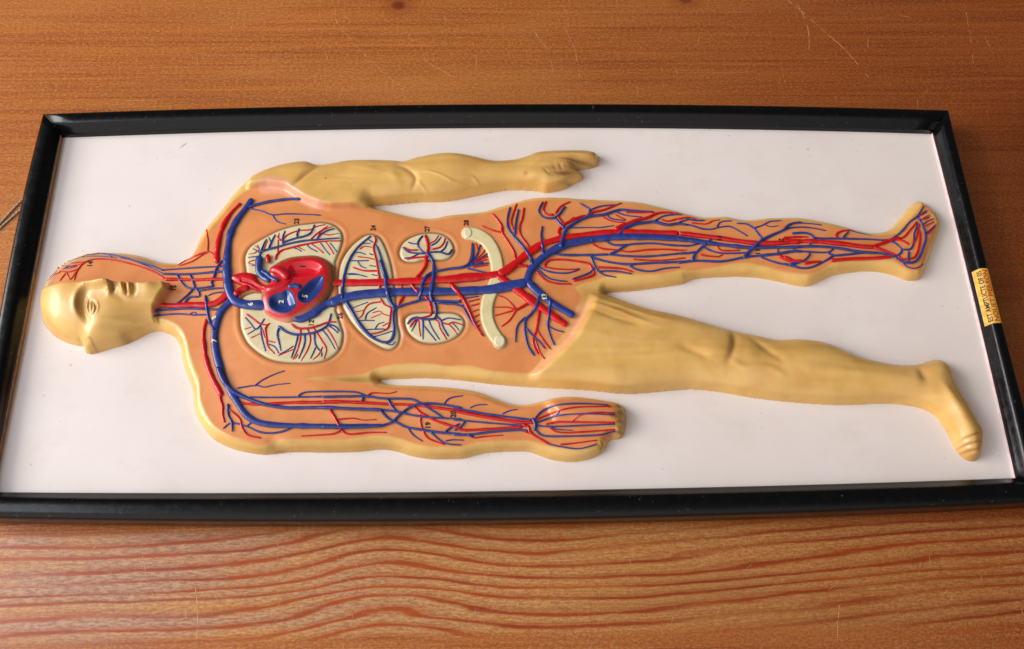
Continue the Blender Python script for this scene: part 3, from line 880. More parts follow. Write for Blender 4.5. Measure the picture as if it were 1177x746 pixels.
Hs = np.maximum(Hs, np.where(dh > 0, heart_wall(GX, GY, dh), -1)-1.8*mm)
for k, nm, colr in (('ventricle_left', 'ventricle', lin(212, 22, 40)), ('ventricle_right', 'ventricle', lin(32, 54, 118)), ('atrium', 'atrium', lin(34, 60, 126))):
    def zf(X, Y, d): return heart_z(X, Y, sdf(HEART, X, Y, 0.03))+0.12*mm+0.35*mm*sstep(0, 2*PX, d)
    patch(nm, CH[k], zf, lambda X, Y, d: np.broadcast_to(np.array(colr), X.shape+(3,)), M_HEART, heart, 0.0003)

AOR = catmull(np.array([250, 280])+np.array([[float(v) for v in q.split(',')] for q in '108,300 130,268 190,246 262,242 322,258 338,290 372,333 430,352 520,332 590,305 640,285 655,315 605,365 540,398 450,424 395,420 330,404 250,380 196,358 140,334'.split()])/7.46, 4, True)
def aor_xy(dz):
    z = np.full(len(AOR), 0.018)
    for _ in range(4):
        xy = unproj(AOR, z); z = sample(Hs, xy[:,0], xy[:,1])+dz
    return unproj(AOR, z)
AX = aor_xy(1.2*mm)
Hs_b = blur(Hs, 3)
CREV = unproj(catmull(np.array([250, 280])+np.array([[200, 300], [270, 318], [330, 350], [380, 378]])/7.46, 4), 0.021)
patch('aorta', AX, lambda X, Y, d: sample(Hs_b, X, Y)-1.0*mm+edge(np.maximum(d, 0), 4.6*mm, 6.5*PX, 2.0)-1.5*mm*np.exp(-0.5*(linedist(CREV, X, Y, 0.01)/(1.3*PX))**2), lambda X, Y, d: np.broadcast_to(np.array(lin(200, 16, 30)), X.shape+(3,)), M_HEART, heart, 0.0003)

# ---------------------------------------------------------------- tubes
def on_surface(P, dz=0.0):
    z = np.full(len(P), 0.014)
    for _ in range(5):
        xy = unproj(P, z); z = sample(Hs_s, xy[:,0], xy[:,1])+dz
    xy = unproj(P, z)
    return xy, sample(Hs_s, xy[:,0], xy[:,1])+dz
Hs_s = blur(Hs, 1.2)

def tube(V, F, P, R, flat=0.8, ns=8):
    """P n x 3 centre line, R radii; closed, rounded ends"""
    n = len(P)
    T = np.gradient(P, axis=0); T /= np.linalg.norm(T, axis=1)[:, None]+1e-12
    S = np.stack([-T[:,1], T[:,0], np.zeros(n)], 1); S /= np.linalg.norm(S, axis=1)[:, None]+1e-12
    U = np.cross(T, S)
    b = len(V)
    for i in range(n):
        for k in range(ns):
            a = 2*math.pi*k/ns
            V.append(P[i]+R[i]*(math.cos(a)*S[i]+flat*math.sin(a)*U[i]))
    for i in range(n-1):
        for k in range(ns):
            k2 = (k+1) % ns
            F.append((b+i*ns+k, b+(i+1)*ns+k, b+(i+1)*ns+k2, b+i*ns+k2))
    F.append(tuple(b+k for k in range(ns))); F.append(tuple(b+(n-1)*ns+k for k in range(ns-1, -1, -1)))

def px_tube(P, r0, r1, layer, par_heart=False):
    """traced centre line in photo pixels, half widths in photo pixels -> centre line on the relief and radii"""
    P = catmull(P, 6) if len(P) > 2 else P
    Q = resample(P, 1.6)
    n = len(Q)
    u = np.linspace(0, 1, n)
    r = r0+(r1-r0)*u
    r = r*(1+0.10*np.interp(np.arange(n), np.arange(0, n+5, 5), rs.randn(len(np.arange(0, n+5, 5))).clip(-1.5, 1.5)))
    s = np.arange(n)*1.6; e = s[-1]-s
    cap = np.minimum(s, e)
    r = r*np.sqrt(np.clip((cap+0.25)/np.maximum(1.0*r, 0.3), 0.05, 1)*(2-np.clip((cap+0.25)/np.maximum(1.0*r, 0.3), 0.05, 1)))
    r = np.where(r < 2.6, r*0.90, r)
    rm = max(r0, r1)
    lift = np.clip(0.30*rm*PX, 0.15*mm, 1.5*mm)+(layer if par_heart or layer < 2 else 0.35)*0.55*mm
    # crossings dive back to the surface at the ends of a raised vessel
    xy, z = on_surface(Q, lift)
    xs = unproj(np.array([[588, Q[:,1].mean()], [589, Q[:,1].mean()]]), 0.012)
    k = abs(xs[1,0]-xs[0,0])
    z = z+0.05*mm*np.sin(np.arange(n)*1.3)
    if n > 8: z = np.convolve(np.pad(z, 3, 'edge'), np.ones(7)/7, 'valid')
    return np.column_stack([xy, z]), np.maximum(r*k, 0.00012)

class DSU:
    def __init__(s, n): s.p = list(range(n))
    def f(s, a):
        while s.p[a] != a: s.p[a] = s.p[s.p[a]]; a = s.p[a]
        return a
    def u(s, a, b): s.p[s.f(a)] = s.f(b)

def flat_of(v):
    m = max(v[1], v[2])
    return (0.5 if m >= 3.8 else 0.66) if v[4] != 'heart' and m > 3 else 0.6 if v[4] == 'heart' else 0.85
VES = []
for l in """r 2.2 2.2 0 body|188.8,321.1 205.4,321.1 223.6,321.7 239.7,321.1 258.5,320.6
b 1.1 1.1 0 body|185.0,310.4 202.2,309.3 223.6,307.7 245.1,306.6 255.8,306.1
b 1.6 1.6 0 body|186.1,314.7 212.9,315.2 234.4,313.8 245.1,312.7 259.1,312.0
b 1.3 1.3 1 body|203.3,315.8 207.0,322.7 212.9,329.2 220.4,331.6 227.9,331.3 245.1,328.8
b 1.3 1.3 1 body|218.3,315.8 221.5,323.3 223.6,331.3
b 1.2 1.2 1 body|222.6,331.3 216.1,338.3 208.6,344.7 199.5,352.0
b 1.2 1.2 1 body|224.7,331.8 228.5,336.1 229.0,341.0
b 1.2 1.2 1 body|227.9,341.0 218.3,341.5 212.9,346.9 209.2,353.8
b 1.5 1.5 1 body|245.1,329.2 243.0,325.4 246.2,316.8 249.4,307.2 255.8,299.1
b 1.0 1.0 1 body|228.5,334.2 244.0,331.8 248.3,331.3 260.1,330.8
b 1.0 1.0 0 body|259.6,335.6 247.3,336.7 238.7,339.9
r 2.4 4.5 0 body|182.9,350.6 202.2,351.2 218.3,350.1 239.7,350.1 252.6,345.3 262.3,336.1
b 1.6 1.6 0 body|175.9,357.1 196.8,355.5 215.1,354.4 236.5,355.5 254.8,355.7
b 1.2 1.2 0 body|175.4,363.2 202.2,360.8 223.6,361.9 240.8,361.4
b .8 .8 0 body|217.2,361.7 222.6,358.7 226.9,361.7
b 1.8 2.0 2 body|236.0,339.1 237.6,355.1 240.5,368.7 245.6,379.0
r 1.0 1.0 0 body|205.4,305.9 221.5,300.2 234.4,291.9 240.8,290.5 247.8,296.7
r 0.9 1.2 0 body|203.8,304.8 218.8,296.9 238.5,289.4 247.8,295.4
r 1.0 1.0 0 body|237.5,264.1 239.0,278.2 238.5,289.4
r 2.0 3.6 0 body|276.5,233.5 265.7,244.4 256.3,259.4 250.7,278.2 248.8,295.1 249.2,302.6
b 3.2 4.6 1 body|289.7,227.9 282.6,238.8 271.3,253.8 263.8,270.7 261.0,291.3 260.4,310.1 261.9,330.0
b 2.2 1.6 1 body|284.7,238.3 294.4,235.1 311.5,231.2 333.0,228.6 344.8,228.6
b 1.2 0.8 0 body|285.8,239.4 300.8,242.6 312.6,246.9 328.7,245.8 350.1,246.2 368.4,247.3
b 1.1 0.7 0 body|312.6,246.9 318.0,254.4 328.7,257.6
b 4.6 6.2 1 under|260.5,295.7 260.7,317.2 263.3,334.3 269.7,345.5 281.5,349.8 294.4,350.4 313.7,350.6
b 4.6 2.4 1 body|266.5,344.0 260.1,350.4 253.6,357.9 248.5,370.8 246.1,385.8 248.3,407.2 254.7,428.7 262.2,445.8 270.8,460.0 281.5,475.9 294.4,484.5 311.5,487.9 333.0,489.0 360.9,489.6 393.0,490.0 440.0,489.0
b 2.8 1.9 2 body|249.8,421.4 257.9,439.7 270.8,451.5 290.1,460.1 307.2,465.4 328.7,468.6 350.1,468.6 375.9,468.2 403.8,469.7 440.0,470.8
b 1.1 1.5 0 body|285.8,456.2 307.2,456.8 341.6,456.4 371.6,455.8 414.5,455.3
b 1.1 1.1 1 body|341.6,456.4 348.0,451.5 363.0,450.0 401.6,450.0 414.5,452.1 424.1,457.1
r 2.4 3.2 0 body|237.8,366.4 234.2,377.8 233.7,391.5 236.4,412.0 242.1,430.2 251.3,448.5 254.7,455.3
r 2.6 1.0 0 body|245.0,440.0 251.8,450.2 253.1,459.0 255.6,467.2 255.6,476.7 257.9,485.5
r 2.0 2.2 -1 body|268.1,457.7 274.9,462.4 284.4,464.2 306.1,464.5 338.8,462.6 390.0,462.4
b 1.1 .7 0 body|272.1,446.1 293.9,443.0 303.4,444.9 317.0,442.2 333.3,440.5
b 1.1 .7 0 body|292.2,443.7 300.8,437.3 313.7,430.8 327.0,426.1
r 1.2 1.1 1 body|262.6,469.9 274.9,480.8 277.6,490.3 284.4,499.8 299.3,503.2
b 1.8 1.2 1 body|261.9,463.8 261.9,476.7 266.0,484.9 266.7,496.0
b 1.1 1.5 0 body|256.1,492.6 266.0,486.2 283.0,489.9 298.0,496.4 311.6,497.8 325.2,495.7 339.4,490.0
b 1.1 1.1 0 body|283.0,490.3 290.5,484.2
r 1.8 1.7 2 body|376.8,467.2 383.6,478.1 388.4,487.6 392.4,494.6
r 1.5 .8 0 body|392.4,494.6 383.6,498.5 370.0,499.8 345.5,501.2
r 1.5 .9 0 body|391.8,494.4 401.3,499.1 424.4,497.1 444.1,497.1
r 1.1 .7 0 body|387.0,482.4 397.2,481.2 406.7,480.8 417.6,482.8 432.5,482.1
b 1.5 1.5 1 body|370.0,456.3 397.2,455.6 421.7,455.2 435.3,457.4 446.1,457.9 470.6,458.4 478.8,461.1 488.3,466.5 499.1,473.3 509.3,480.5
b 1.4 1.4 1 body|416.9,455.6 416.9,459.0 414.6,462.8
b 1.9 1.2 1 body|370.0,467.5 383.6,468.5 410.8,469.9 438.0,471.0 457.0,473.3 472.0,476.7 492.3,479.4 530.0,481.5
b 1.6 1.6 2 body|445.4,458.8 450.2,467.2 455.0,472.9
b 1.6 1.7 1 body|437.3,472.4 446.1,480.8 457.0,486.2 467.9,491.0 488.3,494.4 505.9,497.1 530.0,498.7
b 1.9 1.6 2 body|370.0,490.3 397.2,490.8 427.1,489.9 442.1,488.3 451.6,484.2 462.4,474.0 476.0,465.8 488.3,463.8 505.9,464.5 530.0,468.5
b 1.2 .8 0 body|467.9,491.0 474.7,499.8 485.6,507.3
b 1.4 .8 1 body|494.4,496.4 504.6,505.3 514.1,510.0 530.0,511.4
b 1.0 .8 0 body|511.4,506.9 520.9,505.5 533.1,505.9
b 1.3 1.1 1 body|510.7,497.4 516.8,492.3 528.4,486.9
b 1.1 .8 0 body|510.0,464.5 516.8,457.7 531.8,454.7
r 2.3 1.1 0 body|370.0,461.8 397.2,461.8 424.4,463.1 444.8,464.5 467.9,465.1 476.0,467.9 482.8,475.3 483.1,484.9 485.6,494.4 492.3,503.9 510.7,510.8
r 1.8 2.2 0 body|465.2,465.1 486.9,466.5 530.0,472.6
r 2.0 1.7 0 body|481.5,474.0 500.5,483.5 516.8,488.9 530.0,492.3
r 1.1 .7 0 body|421.7,455.2 428.5,451.6 446.1,452.2 455.9,450.1
b 1.5 1.5 1 body|520.0,468.4 557.4,475.5 585.4,479.3 611.6,482.6
b 1.0 .7 0 body|539.6,469.0 548.0,465.6 560.2,464.9
b 1.0 .7 0 body|577.0,475.9 585.4,472.1 594.4,470.7
b 1.2 1.2 1 body|520.0,482.1 538.7,483.9 566.7,486.4 606.0,489.3
b 1.1 1.1 1 body|534.6,484.1 529.3,490.8 521.9,494.6
b 1.7 1.4 1 body|520.0,499.4 538.7,499.4 566.7,496.1 594.8,494.2 607.9,495.3
b 1.6 1.6 2 body|537.2,499.1 544.3,502.8
r 2.2 2.2 0 body|520.0,471.8 548.0,477.4 576.1,482.1 598.5,485.2 613.5,485.8
r 1.7 1.7 0 body|520.0,489.5 531.2,494.2 557.4,493.3 585.4,491.4 600.4,490.5
r 1.1 .7 0 body|544.3,503.6 557.4,501.7 577.9,500.2
r 1.8 1.6 3 body|600.4,488.2 606.9,490.1 609.3,497.0 620.9,504.5 630.3,510.1
r 1.2 1.0 1 body|594.8,492.7 607.9,497.9 611.6,496.1
b 2.3 2.3 3 body|612.0,480.4 615.3,487.7 614.4,495.3
b 1.3 1.0 1 body|614.4,481.5 622.8,472.7 635.9,466.5 654.6,463.9 678.9,463.9 699.4,465.4
b 1.2 .9 1 body|615.3,485.8 632.1,480.2 641.5,477.4 669.5,475.5 706.9,476.6
b 1.2 1.0 2 body|638.9,478.9 643.4,472.1
b 1.2 .9 1 body|616.3,489.0 632.1,490.1 669.5,489.0 706.9,487.5
b 1.0 .7 0 body|630.3,489.3 639.6,493.3 658.3,494.6
b 1.3 1.0 1 body|615.0,494.2 624.7,500.7 650.8,501.3 688.2,499.8 706.9,495.7
b 1.1 .9 1 body|629.3,510.1 647.1,513.8 665.8,515.7 685.4,510.7
r 1.2 1.2 0 body|615.3,483.0 632.1,475.5 650.8,469.9 669.5,467.7 701.3,467.1
r 1.2 1.2 0 body|673.3,475.1 688.2,474.0 706.9,474.6
r 1.4 1.3 0 body|626.5,487.7 641.5,484.9 654.6,484.9 706.9,485.4
r 1.2 1.1 0 body|656.4,484.5 665.8,477.4 675.1,475.1
r 1.3 1.1 0 body|630.3,490.1 639.6,496.1 658.3,497.0 706.9,493.8
r 1.2 .8 0 body|643.4,511.0 662.1,509.2 686.4,505.8
b 1.7 1.0 1 lungt|300.1,289.4 305.0,287.3 318.2,284.0 332.7,279.8 348.4,276.8 361.7,275.6 376.1,274.4 390.0,273.5
b 1.3 1.1 1 lungt|324.3,278.8 337.5,274.4 349.6,271.4 356.8,267.7 361.4,258.1
b 1.1 .9 1 lungt|341.2,272.8 341.4,268.9 343.8,262.3
b 1.3 1.0 2 lungt|324.9,280.4 324.9,272.6 327.6,265.3
b 1.2 .9 1 lungt|363.5,275.2 367.7,270.1 374.9,265.3 384.0,262.7
b 1.5 .8 1 lungt|298.3,293.1 303.2,280.4 306.2,274.7
b 1.2 .8 1 lungt|308.4,286.1 312.2,277.4 316.1,269.5
b 1.0 .7 0 lungt|298.3,290.7 295.3,288.2 290.5,285.8
b 1.0 .7 0 lungt|297.7,294.9 291.7,295.2 284.5,296.2
b 1.0 .8 0 lungt|368.3,279.2 373.7,287.0 379.1,293.1
b 1.0 .8 0 lungt|379.1,279.2 383.4,284.6 387.2,289.7
b 1.0 .7 0 lungt|352.0,281.0 356.8,285.2 364.7,289.4
b .9 .7 0 lungt|337.5,285.2 342.4,286.4 346.6,289.2
r 1.6 1.1 0 lungt|316.4,299.1 318.2,293.1 323.1,288.2 330.3,285.8 344.8,282.2 356.8,279.8 372.5,277.4 392.4,276.8
r 1.1 .9 0 lungt|319.2,291.9 319.7,276.2 320.7,267.7
r 1.2 .9 0 lungt|318.2,271.4 323.1,276.2 330.3,270.1 342.4,265.3 356.2,264.1 362.9,260.7 374.0,258.1
r 1.2 .9 0 lungt|356.2,275.9 365.3,267.7 376.7,259.7
r 1.0 .7 0 lungt|370.7,268.7 378.5,270.1 388.8,268.3
r 1.0 .8 0 lungt|356.8,279.8 364.1,284.6 371.9,290.9
r 1.0 .8 0 lungt|373.7,277.6 379.7,285.8 383.6,292.1
r .9 .7 0 lungt|341.2,283.4 344.8,285.2 350.2,288.0
r 1.0 .7 0 lungt|303.2,287.0 307.6,276.8
r 1.0 .7 0 lungt|297.1,287.6 291.7,291.3 285.1,291.9
r 1.0 .7 0 lungt|292.9,298.9 286.9,300.9 285.7,303.0 292.3,303.9
b 1.0 .6 0 lungt|294.1,305.1 288.1,305.7
b 1.1 .8 0 lungt|311.6,279.8 308.8,272.6
r .9 .7 0 lungt|297.7,285.2 292.9,282.8
b 1.0 .7 0 lungt|298.3,288.2 295.9,281.6
r 1.0 .7 0 lungt|365.3,271.4 370.7,264.7 382.2,260.5
b 1.1 1.2 0 lungb|281.8,364.7 288.1,372.2 293.5,378.5 298.3,374.9 304.0,366.2
b 1.3 .9 0 lungb|299.5,374.0 300.1,384.3 302.6,395.1 305.2,403.8
b 1.7 .9 0 lungb|321.3,375.2 318.6,384.3 320.7,393.9 322.7,403.2
b 1.9 1.1 1 lungb|320.0,374.6 327.9,380.7 338.7,384.3 352.0,383.7 361.7,381.9 370.1,378.2 378.5,373.4 385.8,375.8 389.6,380.9
b 1.3 .9 0 lungb|342.6,384.3 339.9,396.3 334.5,412.0
b 1.4 .9 0 lungb|350.2,383.9 349.6,396.3 343.0,412.6
b 1.4 .9 0 lungb|361.1,381.9 362.3,396.3 368.9,404.8 369.5,410.2
b 1.1 .8 0 lungb|362.9,398.7 359.8,406.0 356.6,412.6
b 1.1 .8 0 lungb|369.9,378.5 377.3,387.9 385.2,401.4
b 1.2 1.0 1 lungb|374.9,375.2 378.5,368.0 380.5,360.1
b .9 .7 0 lungb|284.2,384.5 294.7,378.2
b 1.0 .8 0 lungb|307.4,395.1 315.8,398.7 320.4,406.2
r 1.3 1.2 0 lungb|283.0,360.8 290.5,366.2 297.7,371.6 306.2,373.4 310.4,371.6
r 1.5 .9 0 lungb|308.6,372.5 305.0,378.2 306.2,387.9 307.4,397.5 315.6,406.6
r 1.0 .7 0 lungb|300.8,377.6 306.2,390.3 316.4,393.7
r .9 .7 0 lungb|280.6,378.5 288.7,376.2
r .9 .7 0 lungb|287.8,388.7 299.5,383.1
r 1.7 1.0 1 lungb|334.5,372.2 341.2,377.0 354.4,377.0 366.5,374.0 376.1,370.4 386.4,369.8
r 1.3 .9 0 lungb|345.4,377.6 344.8,390.3 341.2,403.6 336.3,413.5
r 1.0 .7 0 lungb|319.4,409.0 329.1,404.8 339.9,400.5
r 1.3 .9 0 lungb|353.2,377.6 356.6,390.3 353.2,402.4 345.7,415.0
r 1.3 .9 0 lungb|360.4,377.3 368.9,390.3 374.9,401.2 372.3,413.0
r 1.0 .8 0 lungb|370.7,398.7 366.5,407.2 359.2,413.8
r 1.1 .8 0 lungb|374.9,377.0 382.2,387.9 389.2,401.4
b 1.0 .8 0 lungb|337.5,397.5 330.3,402.4 320.7,407.2
r 1.0 .8 0 lungb|342.4,407.2 338.7,413.2
b 1.0 .8 0 lungb|376.1,373.4 383.4,378.2 388.8,383.1
b 1.2 2.2 3 liver|426.2,271.1 417.2,278.5 409.1,286.5 401.9,297.8 397.9,308.2 395.1,320.0 393.4,332.4 393.0,342.8
b 2.4 1.4 1 liver|397.1,346.1 405.1,359.1 412.1,371.2 421.2,382.3 430.2,389.3 440.3,393.3 447.3,392.3 451.3,387.3 452.8,378.2 451.8,368.2 452.3,360.2 454.3,353.6
b 1.0 .8 0 liver|439.3,393.1 445.3,395.3 450.3,396.5 454.8,392.5
b 1.3 2.0 1 liver|431.2,281.3 434.8,288.1 438.1,298.6 441.3,308.2 444.9,320.0 446.5,328.3
r 1.3 1.6 1 liver|429.6,270.9 431.8,276.1 429.2,283.3 430.0,290.6 432.4,300.2 434.0,309.8 435.7,321.1 436.5,334.8
b .9 .8 0 liver|405.9,290.7 413.1,290.2 420.5,292.6
b 1.0 .8 0 liver|401.5,299.6 411.5,299.8 424.0,299.6
b .9 .7 0 liver|411.1,300.2 414.7,305.8 421.6,308.4
b .9 .7 0 liver|397.9,314.8 408.3,314.7 420.8,318.1
b .9 .9 0 liver|423.4,275.3 428.8,278.9
b .9 .8 0 liver|416.0,279.9 425.6,279.9
b .9 .9 0 liver|424.2,291.4 428.8,293.1
b .9 .8 0 liver|424.2,305.0 432.4,306.5
b .9 .8 0 liver|426.8,315.5 434.0,316.9
r .9 .8 0 liver|413.1,286.9 418.8,283.3 427.6,284.3
r .9 .9 0 liver|410.6,295.0 421.2,296.2 431.2,298.4
r .9 .8 0 liver|405.7,307.0 417.2,310.7 434.0,310.8
r .9 .8 0 liver|405.3,307.6 418.6,311.5 434.0,311.9
b .8 .7 0 liver|399.7,315.8 412.2,315.8 422.5,318.4
r 1.4 1.0 1 liver|436.8,343.1 441.3,349.6 448.8,354.1 448.3,363.2 447.3,372.2 444.3,378.2 434.2,382.3 425.4,383.5
r 1.2 .8 0 liver|437.8,346.9 425.2,349.1 419.2,355.1 416.2,362.2 412.3,366.0
r .9 .8 0 liver|408.3,358.6 418.7,356.6
r .9 .8 0 liver|427.7,359.8 436.3,357.6 439.8,360.7 447.3,363.0
r .8 .7 0 liver|426.2,365.7 438.3,360.7
r .9 .8 0 liver|439.3,375.2 446.8,370.7
b .9 .7 0 liver|405.1,354.1 415.2,350.1 423.2,347.3
b 1.0 .8 0 liver|419.4,368.7 422.2,360.2 432.7,353.6
b .9 .8 0 liver|408.6,368.7 420.2,368.4 430.7,368.5
b .9 .8 0 liver|417.2,379.2 431.2,378.4 442.8,378.2
b .9 .8 0 liver|430.7,378.4 435.3,372.2 441.8,370.5
b .9 .9 0 liver|428.2,387.5 441.3,383.8 451.8,380.3
b 2.0 2.4 3 body|436.8,298.6 441.8,315.8 443.9,328.7 446.5,341.5 449.7,349.0 454.0,354.4
r 1.8 1.5 0 body|457.6,350.5 464.7,339.4
b 1.8 1.6 1 body|452.9,354.8 463.6,350.5 476.5,346.9 485.1,344.7 500.1,345.8 517.3,346.2 530.1,346.9
r 4.4 4.9 0 under|365.0,325.2 401.4,325.0 422.9,324.8 465.8,323.5 508.7,321.4 540.9,319.2 560.2,316.9 575.2,314.7
r 5.0 4.2 0 body|572.0,315.8 583.8,309.4 600.9,296.5 612.7,288.3 621.3,283.2
r 4.8 4.4 0 body|570.9,315.8 583.8,325.4 600.9,338.3 620.0,354.4
r 4.4 4.2 0 body|593.6,335.4 606.5,340.8 625.8,356.2 651.5,374.0
b 5.0 5.6 1 under|335.8,359.1 342.5,366.5 357.2,362.0 370.6,352.4 389.4,343.0 400.0,339.0
b 5.6 5.0 1 body|377.9,348.4 401.4,340.9 422.9,337.7 455.1,335.5 487.2,335.1 530.1,334.5 562.3,331.9 583.8,327.6 607.3,323.3
b 5.0 4.9 1 body|540.0,334.8 574.3,332.3 606.5,324.7
b 5.0 3.4 1 body|604.3,326.9 610.8,309.1 625.8,294.1 647.2,282.3 679.4,275.4 711.6,272.2 743.8,272.2 780.0,274.3
b 4.8 4.4 1 body|606.1,322.6 619.4,336.5 636.5,349.4 660.1,363.4
b 1.8 2.0 2 body|679.4,275.4 680.5,276.1 681.6,275.6
r 2.2 2.2 0 kidt|488.8,269.8 491.1,278.5 492.1,286.0 489.7,296.3 489.2,304.7 484.1,313.2 477.0,320.7
b 2.2 2.4 3 kidt|490.2,290.6 495.3,296.3 498.2,303.8 498.6,313.2 497.7,320.7 496.3,330.0 494.9,339.4
b 1.3 1.3 1 kidt|462.7,284.5 470.0,289.7 481.3,291.1 489.7,291.1 497.2,289.7 505.7,289.7 515.0,292.1 519.9,286.4
b 1.2 1.1 0 kidt|464.2,297.0 472.8,295.8 481.7,291.4
b 1.1 1.0 0 kidt|468.9,278.3 474.7,280.3 480.1,280.1
b 1.4 1.2 0 kidt|486.1,270.8 481.3,276.6 480.3,282.2 484.1,287.8 489.9,291.3
b 1.3 1.1 0 kidt|505.7,289.9 511.3,285.0 514.3,277.3
b 1.2 1.0 0 kidt|495.3,282.4 501.9,278.5 507.3,272.2
r 1.3 1.3 0 kidt|463.6,283.9 470.9,287.4 480.5,287.4
r 1.2 1.0 0 kidt|493.5,279.9 500.0,276.6 504.0,270.8
r 1.4 1.1 0 kidt|495.8,286.9 505.7,284.1 510.3,278.5 511.5,273.6
r 1.2 1.5 0 kidt|467.0,298.2 476.6,296.3 489.7,295.3
b 2.0 1.4 1 body|499.6,311.9 516.0,308.9 532.9,306.6 541.3,300.0 543.2,292.5 542.7,278.9
b 1.3 1.0 1 body|532.9,306.6 545.1,304.2 555.4,301.4
b 1.3 1.0 1 body|536.1,308.0 548.8,311.1 555.4,312.7 562.9,313.9
b 2.2 2.2 3 body|497.5,312.4 487.2,321.2 484.0,335.1 480.8,345.2
b 2.4 2.0 3 body|496.9,322.2 494.3,335.1 496.9,346.9
r 2.4 1.6 0 body|519.4,319.0 530.1,315.8 543.0,314.9 551.6,314.7
r 1.0 .9 0 body|536.1,304.0 549.4,292.2 546.9,279.8
r 1.0 .9 0 body|538.3,304.0 551.6,294.3 558.4,286.2
r 1.1 .9 0 body|540.9,302.9 560.2,298.2
r 1.1 1.0 0 body|543.0,307.6 561.2,304.6
r 1.1 1.0 0 body|545.1,300.8 561.4,294.3
r 1.0 .9 0 body|547.3,285.8 554.2,282.5
b 1.0 .9 1 body|542.6,278.9 541.3,294.3 537.6,304.0
b 1.0 .9 1 body|552.0,281.0 547.3,294.3 539.1,303.4
b 1.0 .9 1 body|560.6,291.1 549.4,298.6 540.9,304.0
b 1.0 .9 1 body|540.9,305.5 551.6,304.0 561.9,301.8
r 1.4 1.1 0 body|459.4,326.5 464.7,335.1 465.8,338.3
r 1.7 1.7 2 body|471.2,326.5 480.8,336.2
r 1.7 1.9 0 body|486.2,337.2 493.7,348.0 495.8,356.5
b 2.0 1.3 1 kidb|495.8,340.3 499.1,347.8 501.0,354.4 501.0,362.8 498.2,366.4 486.0,366.8 479.4,364.9 472.8,366.8 467.9,372.7
b 1.6 1.0 0 kidb|501.0,362.8 506.6,368.5 508.9,376.0 515.5,386.8
b 1.3 .9 0 kidb|486.0,367.1 486.0,376.9 486.0,390.5
b 1.1 .9 0 kidb|486.9,374.1 494.4,383.5 501.2,391.7
b 1.3 .9 0 kidb|492.3,367.1 496.3,376.9 505.2,390.5
b 1.2 .9 0 kidb|507.1,368.5 516.0,365.6 529.6,367.7
b 1.0 .8 0 kidb|519.7,371.3 523.9,375.0 527.4,379.9
b 1.0 .8 0 kidb|480.1,366.6 476.6,374.1 472.6,381.4
r 1.8 1.1 0 kidb|487.4,342.2 492.5,348.8 495.3,354.4 495.3,361.9 486.9,364.7 478.5,367.1 470.8,376.2
r 1.1 .9 0 kidb|481.1,367.5 481.7,376.9 483.3,386.8
r 1.2 1.0 0 kidb|497.7,365.5 503.8,370.3 505.7,377.8 513.6,390.2
r 1.3 1.0 0 kidb|506.1,370.3 515.0,372.7 520.7,370.3 532.4,373.6
r 1.1 .9 0 kidb|516.0,373.0 522.5,379.7 525.8,385.2
b 1.7 1.2 1 body|501.9,347.6 511.3,348.8 521.1,349.2 531.0,352.5 535.7,360.0 542.2,370.3 555.8,386.3
b 1.1 .9 0 body|521.1,348.8 530.0,344.5 539.4,342.2 550.2,340.5
b 1.0 .8 0 body|528.2,351.6 536.1,349.5
r 2.6 1.3 2 body|517.3,326.5 530.1,340.5 538.7,356.5 545.1,371.6 554.2,385.5
r 1.1 .9 0 body|537.6,346.9 551.2,343.7
r 1.2 .9 0 body|540.4,351.8 551.2,349.0
r 1.1 .9 0 body|541.9,358.7 550.5,355.5
r 1.1 .9 0 body|544.1,365.1 550.9,361.3
r 1.1 .9 0 body|546.2,371.1 550.9,368.3
r 1.0 .9 0 body|548.4,375.8 552.0,373.3
r 1.4 1.7 0 body|565.6,245.6 572.6,253.8 576.8,261.0 577.4,268.3 584.6,279.1 590.7,290.0 592.7,300.2
r 1.1 1.3 0 body|553.0,259.2 564.1,264.0 576.8,267.6
r 1.3 1.3 0 body|593.9,234.2 589.5,246.5 587.6,256.2 591.3,267.6
r 1.2 1.7 0 body|602.1,238.7 600.3,251.4 597.3,259.8 598.5,270.7 608.2,284.5
b 1.2 2.2 2 body|586.4,237.9 583.4,250.2 584.0,262.2 589.5,270.7 600.3,282.7 608.8,294.8 612.1,304.4
b 1.1 1.4 1 body|596.1,240.3 593.1,253.8 591.6,270.1
b 1.2 2.2 2 body|623.2,259.8 622.0,271.9 623.5,282.7 624.4,292.4
b 1.3 1.6 1 body|624.1,231.8 619.6,240.5 620.6,246.8 628.1,250.5 636.5,250.2 642.5,246.5 649.5,237.1
b 1.6 2.0 1 body|638.3,250.8 643.7,257.4 649.2,263.4
r 1.3 1.6 0 body|627.7,231.1 624.4,241.7 629.3,246.5 636.5,246.8
r 1.2 1.6 0 body|655.2,231.8 644.9,236.9 637.7,245.9
r 1.8 1.8 0 body|640.1,248.3 648.6,257.4 660.6,249.9
b 2.5 2.3 2 body|644.7,284.0 646.2,275.4 649.8,264.7
b 2.3 1.2 1 body|649.0,266.2 652.6,261.5 664.4,254.0 677.3,248.6 694.4,246.5 711.6,241.1 728.7,242.2 750.6,243.2
b 1.6 1.1 1 body|674.0,250.3 677.7,241.7 666.1,233.2
b 1.3 .9 1 body|677.3,241.7 690.1,237.0 708.4,235.3
r 2.3 1.6 0 body|642.5,272.2 642.9,263.6 651.5,256.1 668.7,248.6 674.0,248.6
r 2.0 1.2 0 body|675.1,248.6 681.6,243.9 694.4,241.1 714.2,233.2
b 1.0 .8 0 body|653.7,261.9 679.4,261.5 690.1,261.5 705.6,259.3
b 1.1 .8 0 body|707.7,243.5 719.7,247.5 737.8,249.5
